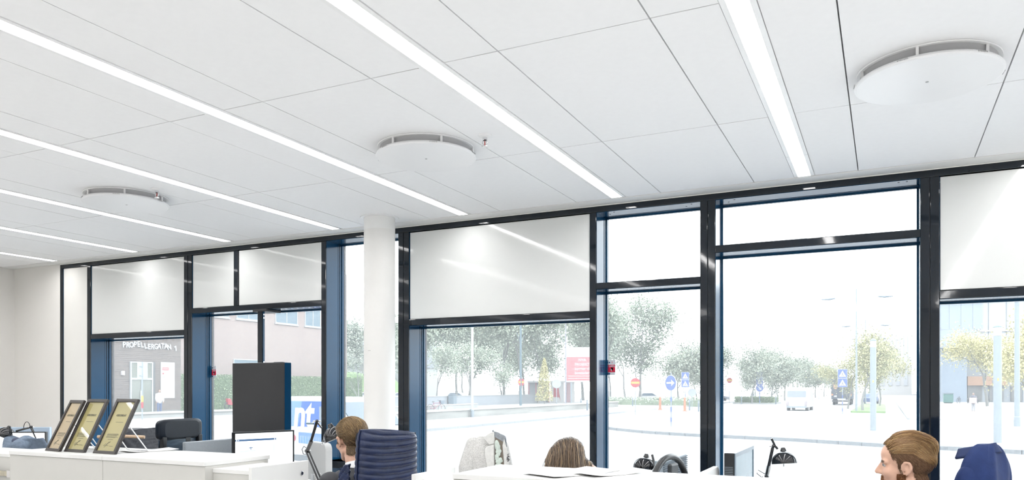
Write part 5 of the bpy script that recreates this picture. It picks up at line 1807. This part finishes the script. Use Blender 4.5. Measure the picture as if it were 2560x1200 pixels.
rl = MB().prism([(.085, 1.085), (.100, 1.03), (.118, .95), (.108, .80), (.094, .74), (.090, .86), (.082, .96), (.075, 1.04)], 0, .010, Matrix.Translation((0, -.085, 0)) @ P90)
rl.build('lapel', COATL, t, bevel=.004)
MB().prism([(.028, 1.105), (.080, 1.09), (.083, .96), (.092, .74), (.030, .74)], 0, .004, Matrix.Translation((0, -.0865, 0)) @ P90).build('dark_opening', mat('coat_lining_taupe', (.20, .17, .14), .8), t)
bm_ = MB()
rb_ = random.Random(4)
for q in range(26):
    a, rr = rb_.uniform(0, 6.28), .016 * math.sqrt(rb_.random())
    bm_.ell((.109 + rr * .6 * cos(a), -.098, .965 + rr * 1.5 * sin(a)), (.0035, .003, .0035), nu=6, nv=4)
bm_.build('brooch', mat('brooch_metal', (.18, .18, .19), .25, .8, var=.8, vscale=300), t)
t = thing('ruffled_blouse', 'mint white ruffled blouse tucked inside the pale grey coat', 'blouse', (-2.265, 4.33, 0), R(31))
b = MB()
for q in range(85):
    v = rb_.random()
    z = .74 + .33 * v
    x = .028 + (.062 * (1 - v) ** .5) * rb_.random() + .006
    b.ell((x, -.094 - .006 * rb_.random(), z), (.010, .009, .012), nu=8, nv=6)
me = remesh(b, .0035, 3)
me.materials.append(mat('mint_blouse', (.60, .68, .62), .8, var=.1, vscale=60))
link('ruffles', me, t)
MB().box(.03, .085, -.0905, -.087, .72, 1.06).build('blouse_panel', mat('mint_blouse', (.60, .68, .62), .8), t) if False else None

# dark quilted jacket on a wooden hanger
DKQ = mat('black_quilted_nylon', (.020, .021, .030), .45, var=.2, vscale=10, bump=.25, bscale=30)
t = thing('quilted_jacket', 'dark diamond-quilted jacket on a chair behind the right certificate', 'jacket', (-4.76, 3.72, .055), R(185))


def qjack(u, v):
    a = 2 * pi * u
    z = .55 + .50 * v
    k = max(0, (v - .78) / .22)
    y = .24 * (1 - .22 * k ** 1.5) * sgn(sin(a), .55)
    x = -.03 + .085 * (1 - .4 * v) * sgn(cos(a), .7)
    g1 = abs(sin(pi * (y + z) / .085)) ** .35
    g2 = abs(sin(pi * (y - z) / .085)) ** .35
    x -= .007 * min(g1, g2) * (1 if cos(a) < 0 else -1)
    return Vector((x, y, z + .015 * sin(a * 2 + 1) * v))


shell(qjack, 96, 80).build('jacket_body', DKQ, t)
sl = MB().cap((-.03, .19, .97), .06, (-.03, .29, .72), .062).cap((-.03, -.19, .97), .06, (-.03, -.27, .72), .062)
for s in (-1, 1):
    sl = MB().cap((-.03, s * .20, .965), .055, (-.02, s * .265, .70), .058)
    me = remesh(sl, .01, 5)
    me.materials.append(DKQ)
    link('sleeve', me, t)
t = thing('coat_hanger', 'pale wooden hanger bar across the dark quilted jacket', 'hanger', (-4.655, 3.52, 1.074), R(27))
MB().tube([(-.16, 0, -.004), (0, 0, 0), (.155, 0, -.006)], .011, 10).build('hanger_bar', mat('beech_wood', (.52, .37, .25), .5, var=.1, vscale=12), t)
MB().tube([(0, 0, 0), (0, .01, .0)], .004, 6).build('hanger_hook', CHROME, t) if False else None
MB().tube([(0, 0, .0), (0, .03, -.02), (-.0, .12, -.035)], .003, 6).build('hanger_hook', CHROME, t)

# blue-grey hoodie
HOOD = mat('blue_grey_jersey', (.16, .20, .26), .95, spec=.15, var=.18, vscale=40, bump=.3, bscale=200)
t = thing('hoodie', 'blue-grey hoodie slung over a chair at the left edge', 'hoodie', (-5.83, 3.60, 0), R(185))


def hoodf(u, v):
    a = 2 * pi * u
    z = .55 + .46 * v
    k = max(0, (v - .62) / .38)
    y = .20 * (1 - .35 * k ** 2) * sgn(sin(a), .7)
    x = .0 + .095 * (1 - .3 * k) * sgn(cos(a), .8)
    f = .014 * sin(5 * a + 9 * v) + .010 * sin(9 * a - 6 * v)
    return Vector((x + f * cos(a), y + f * sin(a), z + (.02 * sin(2 * a + .6) + .015 * sin(3 * a)) * v))


shell(hoodf, 72, 44).build('hoodie_body', HOOD, t)
sl = MB().cap((-.05, .10, .96), .055, (.02, -.02, .985), .06).cap((.02, -.02, .985), .06, (0, -.13, .94), .05)
me = remesh(sl, .010, 5)
me.materials.append(HOOD)
link('hood', me, t)
MB().ell((.02, .045, 1.0), (.05, .05, .028)).build('hood_lining', mat('hood_lining_navy', (.05, .06, .10), .9), t)


# ------------------------------------------------------------------ people
SKIN = mat('skin', (.62, .38, .28), .5, spec=.35, var=.06, vscale=30, sss=.0)


def head_shapes(b, H):
    """H: head-local (x forward, z up, origin between the ears) to person-local"""
    def E(c, r):
        b.ell((0, 0, 0), r, H @ Matrix.Translation(c), 20, 14)

    def C(p0, r0, p1, r1):
        b.cap(H @ Vector(p0), r0, H @ Vector(p1), r1)
    E((-.014, 0, .034), (.100, .077, .086))
    E((.030, 0, -.022), (.064, .061, .088))
    E((.045, 0, .045), (.050, .062, .055))
    for s in (-1, 1):
        C((-.004, s * .052, -.058), .020, (.060, s * .016, -.098), .020)
        E((.058, s * .036, -.028), (.030, .028, .026))
        C((.082, s * .010, .020), .012, (.072, s * .046, .018), .012)
        C((.100, s * .010, -.030), .008, (.092, s * .014, -.030), .008)
        # ear: rim and lobe
        pts = [(.012, .074, -.020), (.010, .082, .004), (-.002, .090, .020), (-.020, .093, .016), (-.026, .090, -.004), (-.016, .083, -.024), (-.002, .078, -.034)]
        for p, q in zip(pts[:-1], pts[1:]):
            C((p[0], s * p[1], p[2]), .0058, (q[0], s * q[1], q[2]), .0058)
        C((-.004, s * .071, .004), .014, (-.012, s * .077, -.012), .011)
        C((-.002, s * .076, -.030), .0075, (.004, s * .075, -.034), .006)
    E((.070, 0, -.102), (.020, .022, .017))
    C((.086, 0, .014), .009, (.110, 0, -.026), .0115)
    C((.086, -.016, -.058), .0085, (.086, .016, -.058), .0085)
    C((.083, -.012, -.071), .009, (.083, .012, -.071), .009)


def person(name, label, x, y, yaw, hz, pitch=0.0, s=1.0, lean=0.0, roll=0.0, headyaw=0.0, top=None, legs=None, collar=None, voxel=.0045):
    t = thing(name, label, 'person', (x, y, 0), yaw)
    H = Matrix.Translation((0, 0, hz)) @ Matrix.Rotation(headyaw, 4, 'Z') @ Matrix.Rotation(pitch, 4, 'Y') @ Matrix.Rotation(roll, 4, 'X') @ Matrix.Scale(s, 4)
    nb = H @ Vector((-.045, 0, -.165))            # base of the neck
    b = MB()
    head_shapes(b, H)
    b.cap(H @ Vector((-.022, 0, -.055)), .057 * s, nb, .060 * s)
    hip = Vector((nb.x - lean - .03, 0, .56))
    sh = nb + Vector((-.015, 0, -.055))
    b.cap(sh + Vector((0, -.06, -.05)), .10, sh + Vector((0, .06, -.05)), .10)
    b.cap(hip + Vector((0, 0, .02)), .135, sh + Vector((0, 0, -.12)), .125)
    limb = []
    for g_ in (-1, 1):
        S = sh + Vector((0, g_ * .175, -.015))
        El = S + Vector((.08, g_ * .06, -.25))
        W = Vector((max(El.x + .22, .22), g_ * .12, max(.775, min(El.z + .02, .80))))
        Kn = Vector((hip.x + .44, g_ * .11, .53))
        An = Vector((Kn.x - .02, g_ * .12, .09))
        b.cap(S, .055, El, .042).cap(El, .042, W, .028)
        b.cap(hip + Vector((0, g_ * .09, 0)), .085, Kn, .062).cap(Kn, .060, An, .040).cap(An + Vector((0, 0, -.04)), .038, An + Vector((.15, 0, -.055)), .032)
        F = Vector((1, 0, -.08)).normalized()
        b.cap(W + F * .02, .026, W + F * .075, .024)
        for q, (fo, ln) in enumerate(((-.030, .060), (-.010, .074), (.010, .068), (.029, .052))):
            k0 = W + F * .085 + Vector((0, fo, 0))
            k1 = k0 + F * ln * .55 + Vector((0, fo * .2, .002))
            k2 = k1 + F * ln * .45 + Vector((0, fo * .1, -.018))
            b.cap(k0, .0088, k1, .0080).cap(k1, .0080, k2, .0068)
        k0 = W + F * .03 + Vector((0, -g_ * .028, -.004))
        k1 = k0 + F * .035 + Vector((0, -g_ * .022, -.004))
        b.cap(k0, .012, k1, .010).cap(k1, .0095, k1 + F * .032 + Vector((0, -g_ * .004, -.006)), .0075)
        limb.append((S, El, W, Kn, An))
    me = remesh(b, voxel, 5, .5)
    me.materials.append(SKIN)
    body = link('body', me, t)
    # clothes
    c = MB()
    c.cap(sh + Vector((0, -.07, -.045)), .112, sh + Vector((0, .07, -.045)), .112).cap(hip, .152, sh + Vector((0, 0, -.11)), .142)
    c.cap(sh + Vector((.01, 0, 0)), .092, sh + Vector((.0, 0, -.05)), .10)
    for S, El, W, Kn, An in limb:
        c.cap(S, .069, El, .056).cap(El, .056, W - (W - El).normalized() * .03, .042)
    jm = remesh(c, .009, 6)
    jm.materials.append(top)
    link('jacket' if collar else 'top_garment', jm, t)
    if collar:
        MB().lathe([(.066 * s, -.02), (.060 * s, .022), (.054 * s, .024)], 28, Matrix.Translation(nb + Vector((.006, 0, .018))) @ Matrix.Rotation(R(14), 4, 'Y'), split=False).build('shirt_collar', collar, t)
    c = MB()
    for S, El, W, Kn, An in limb:
        g_ = 1 if S.y > 0 else -1
        c.cap(hip + Vector((0, g_ * .09, 0)), .100, Kn, .076).cap(Kn, .074, An + Vector((0, 0, .02)), .056)
    tm = remesh(c, .010, 5)
    tm.materials.append(legs)
    link('trousers', tm, t)
    for S, El, W, Kn, An in limb:
        c = MB().cap(An + Vector((-.03, 0, -.045)), .044, An + Vector((.06, 0, -.048)), .042).cap(An + Vector((.06, 0, -.048)), .042, An + Vector((.17, 0, -.056)), .034)
        sm = remesh(c, .008, 4)
        sm.materials.append(BLACK)
        link('shoe', sm, t)
    for g_ in (-1, 1):
        e = MB().ell((0, 0, 0), (.0125, .0125, .0125), H @ Matrix.Translation((.0725, g_ * .031, .004)), 14, 10).build('eye', mat('eye_white', (.45, .42, .40), .2), t)
        MB().ell((0, 0, 0), (.003, .0058, .0058), H @ Matrix.Translation((.0840, g_ * .031, .004)), 12, 8).build('iris', mat('iris_blue', (.08, .14, .2), .1), e)
    bv = BVHTree.FromPolygons([v.co.copy() for v in me.vertices], [tuple(p.vertices) for p in me.polygons])
    return t, me, bv, H, body


def scalp(h):
    if h.z < -.085 or abs(h.y) > .0815 and h.z < .03:
        return False
    if h.z > .085:
        return h.x < .078
    if h.z > .03:
        return h.x < .050 + (h.z - .03) * .35 - .25 * max(0, abs(h.y) - .045)
    if h.z > -.02:
        return h.x < -.028 or (h.x < .030 and h.z > .012) or (.008 < h.x < .026 and h.z > -.02)
    return h.x < -.030 - (-.02 - h.z) * .1


def hair_piece(t, me, bv, H, region, off, m, name='hair', n=2200, direc=None, length=None, rad=.0011, steps=7, lift=None, seed=1, cap=True, tint=None, gravity=0.0, wob=.10):
    Hi = H.inverted()
    rn = random.Random(seed)
    b = MB()
    vs = [v.co.copy() for v in me.vertices]
    hl = [Hi @ v for v in vs]
    ok = [region(h) for h in hl]
    nr = [v.normal.copy() for v in me.vertices]
    roots = [i for i in range(len(vs)) if ok[i]]
    if cap:
        fs = [tuple(p.vertices) for p in me.polygons if all(ok[i] for i in p.vertices)]
        used = sorted({i for f in fs for i in f})
        ix = {i: k for k, i in enumerate(used)}
        b.add([vs[i] + nr[i] * off(hl[i]) * .85 for i in used], [tuple(ix[i] for i in f) for f in fs], True, tint=.22)
    for _ in range(n):
        i = rn.choice(roots)
        p = vs[i] + nr[i] * off(hl[i]) * rn.uniform(.7, 1.0)
        h = hl[i]
        L = length(h) * rn.uniform(.7, 1.2)
        path = [vs[i] + nr[i] * off(h) * .3, p]
        wv = Vector((rn.gauss(0, wob), rn.gauss(0, wob), rn.gauss(0, wob)))
        vel = None
        for k in range(steps):
            h = Hi @ p
            d = (H.to_3x3() @ (direc(h) + wv))
            if gravity:
                d = d.normalized() * (1 - gravity * min(1, (k + 1) / steps * 1.4)) + Vector((0, 0, -1)) * gravity * min(1, (k + 1) / steps * 1.4)
            d.normalize()
            loc, no, fi, di = bv.find_nearest(p)
            if loc is not None and (p - loc).dot(no) < .03:
                d = d - no * min(0, d.dot(no)) * 1.0
                d = (d - no * max(0, d.dot(no)) * .6).normalized()
            p = p + d * L / steps
            loc, no, fi, di = bv.find_nearest(p)
            o_ = off(Hi @ p) * .85
            if loc is not None:
                s_ = (p - loc).dot(no)
                if s_ < o_:
                    p = loc + no * o_
                elif lift is None and s_ > o_ * 1.5 and not gravity:
                    p = loc + no * (o_ * 1.1 + .3 * (s_ - o_))
            path.append(p.copy())
        if gravity and max(q.z for q in path) > path[1].z + .012:
            continue
        kk = len(path)
        tt = tint(h, rn) if tint else rn.random()
        b.tube(path, [rad * (1 - .75 * (q / (kk - 1)) ** 1.5) for q in range(kk)], 3, False, tint=max(.01, min(.99, tt)))
    return b.build(name, m, t)


# blond man at the left, seen from behind
SUIT = mat('charcoal_suit', (.035, .036, .042), .7, var=.1, vscale=20, bump=.15, bscale=200)
SHIRT = mat('shirt_white', (.78, .78, .79), .7)
TRS = mat('dark_trousers', (.03, .032, .04), .8)
HB = tint_mat('dark_blond_hair', [(0, (.045, .026, .012)), (.3, (.12, .072, .032)), (.65, (.26, .165, .075)), (1, (.48, .34, .17))], .42, .5)
P1 = person('person', 'blond man in a charcoal jacket seated with his back turned, facing left', -2.765, 3.57, R(157), 1.100, R(6), 1.0, .10, top=SUIT, legs=TRS, collar=SHIRT)


def off1(h):
    return .004 + .011 * max(0, min(1, (h.z - .01) / .09)) + .006 * max(0, min(1, (h.x + .02) / .08)) * (h.z > .06)


hair_piece(*P1[:4], scalp, off1, HB, n=3400, direc=lambda h: Vector((-1, .25 * (1 if h.y > 0 else -1) * 0, -.10 if h.x > -.04 else -.9)), length=lambda h: .065 if h.z > .05 else (.035 if h.z > -.03 else .014), rad=.0013, seed=2,
           tint=lambda h, rn: .25 + .45 * max(0, min(1, (h.z - .0) / .1)) + rn.gauss(0, .2))
# bearded man at the right, in profile
HR = tint_mat('copper_blond_hair', [(0, (.07, .032, .012)), (.35, (.17, .085, .034)), (.7, (.36, .21, .085)), (1, (.62, .45, .22))], .4, .5)
HS = tint_mat('short_side_hair', [(0, (.07, .035, .018)), (.5, (.14, .075, .04)), (1, (.24, .14, .08))], .6, .3)
BRD = tint_mat('copper_beard', [(0, (.09, .032, .012)), (.5, (.20, .08, .03)), (1, (.34, .16, .07))], .6, .3)
P2 = person('person', 'bearded man with swept-back copper hair at the right, seen in profile facing left', .075, 3.55, R(176), 1.082, R(2), .97, .08, top=mat('light_blue_shirt', (.35, .42, .52), .8), legs=TRS)


def off2(h):
    k = max(0, min(1, (h.z - .045) / .065))
    f = max(0, min(1, (.085 - h.x) / .05))
    return .0035 + .023 * k * k * (3 - 2 * k) * (.25 + .75 * f)


hair_piece(*P2[:4], lambda h: scalp(h) and h.z > .052, off2, HR, n=6500, direc=lambda h: Vector((-1, .12 * (1 if h.y < 0 else -1), .45 if h.x > .05 else (.05 if h.x > -.03 else -.55))), length=lambda h: .095, rad=.0010, seed=5, steps=8, wob=.06,
           tint=lambda h, rn: .52 + rn.gauss(0, .24) + .12 * sin(h.y * 160))
hair_piece(*P2[:4], lambda h: scalp(h) and h.z <= .058, lambda h: .0035, HS, name='short_side_hair', n=3800, direc=lambda h: Vector((-.6, 0, -.8)), length=lambda h: .014, rad=.0010, steps=3, seed=6)


def beard(h):
    if h.z > -.030 or h.x < -.004:
        return False
    if h.z < -.13 or h.x < .01 and h.z < -.085:
        return False
    if h.x > .07 and -.075 < h.z < -.052 and abs(h.y) < .022:
        return False
    return h.x < .034 or h.z < -.060 or (h.x > .07 and -.052 < h.z < -.042 and abs(h.y) < .03)


hair_piece(*P2[:4], beard, lambda h: .004, BRD, name='beard', n=3600, direc=lambda h: Vector((.1, 0, -1)), length=lambda h: .022, rad=.0010, steps=3, seed=7)
for PP in (P1, P2):
    hair_piece(*PP[:4], lambda h: h.x > .066 and .014 < h.z < .024 and .012 < abs(h.y) < .05, lambda h: .0015, HS, name='eyebrows', n=260, direc=lambda h: Vector((-.3, 1 if h.y > 0 else -1, .1)), length=lambda h: .010, rad=.0008, steps=2, seed=8, cap=False)
# woman bowing over her desk: only her long hair shows above the cabinet
HW = tint_mat('long_brown_hair', [(0, (.040, .028, .022)), (.4, (.12, .085, .062)), (.72, (.27, .18, .11)), (1, (.62, .44, .24))], .40, .5)
P3 = person('person', 'woman bowing low over her desk, her long brown hair falling forward', -1.60, 4.02, R(200), .985, R(42), 1.0, .30, top=mat('dark_knit', (.04, .04, .05), .9), legs=TRS)


def scalp3(h):
    return scalp(h) or (h.z > .05 and h.x < .08)


hair_piece(*P3[:4], scalp3, lambda h: .006 + .006 * max(0, min(1, h.z / .08)), HW, n=11000, direc=lambda h: Vector((.25 if h.x > 0 else -.1, (1.0 if h.y > 0 else -1.0) * min(1, .25 + abs(h.y) * 14), .0)), length=lambda h: .30, rad=.0010, steps=12, seed=9, gravity=.88, wob=.05,
           tint=lambda h, rn: .34 + rn.gauss(0, .15) + (.36 if (h.y < -.02 or h.y > .04) and rn.random() < .4 else 0))
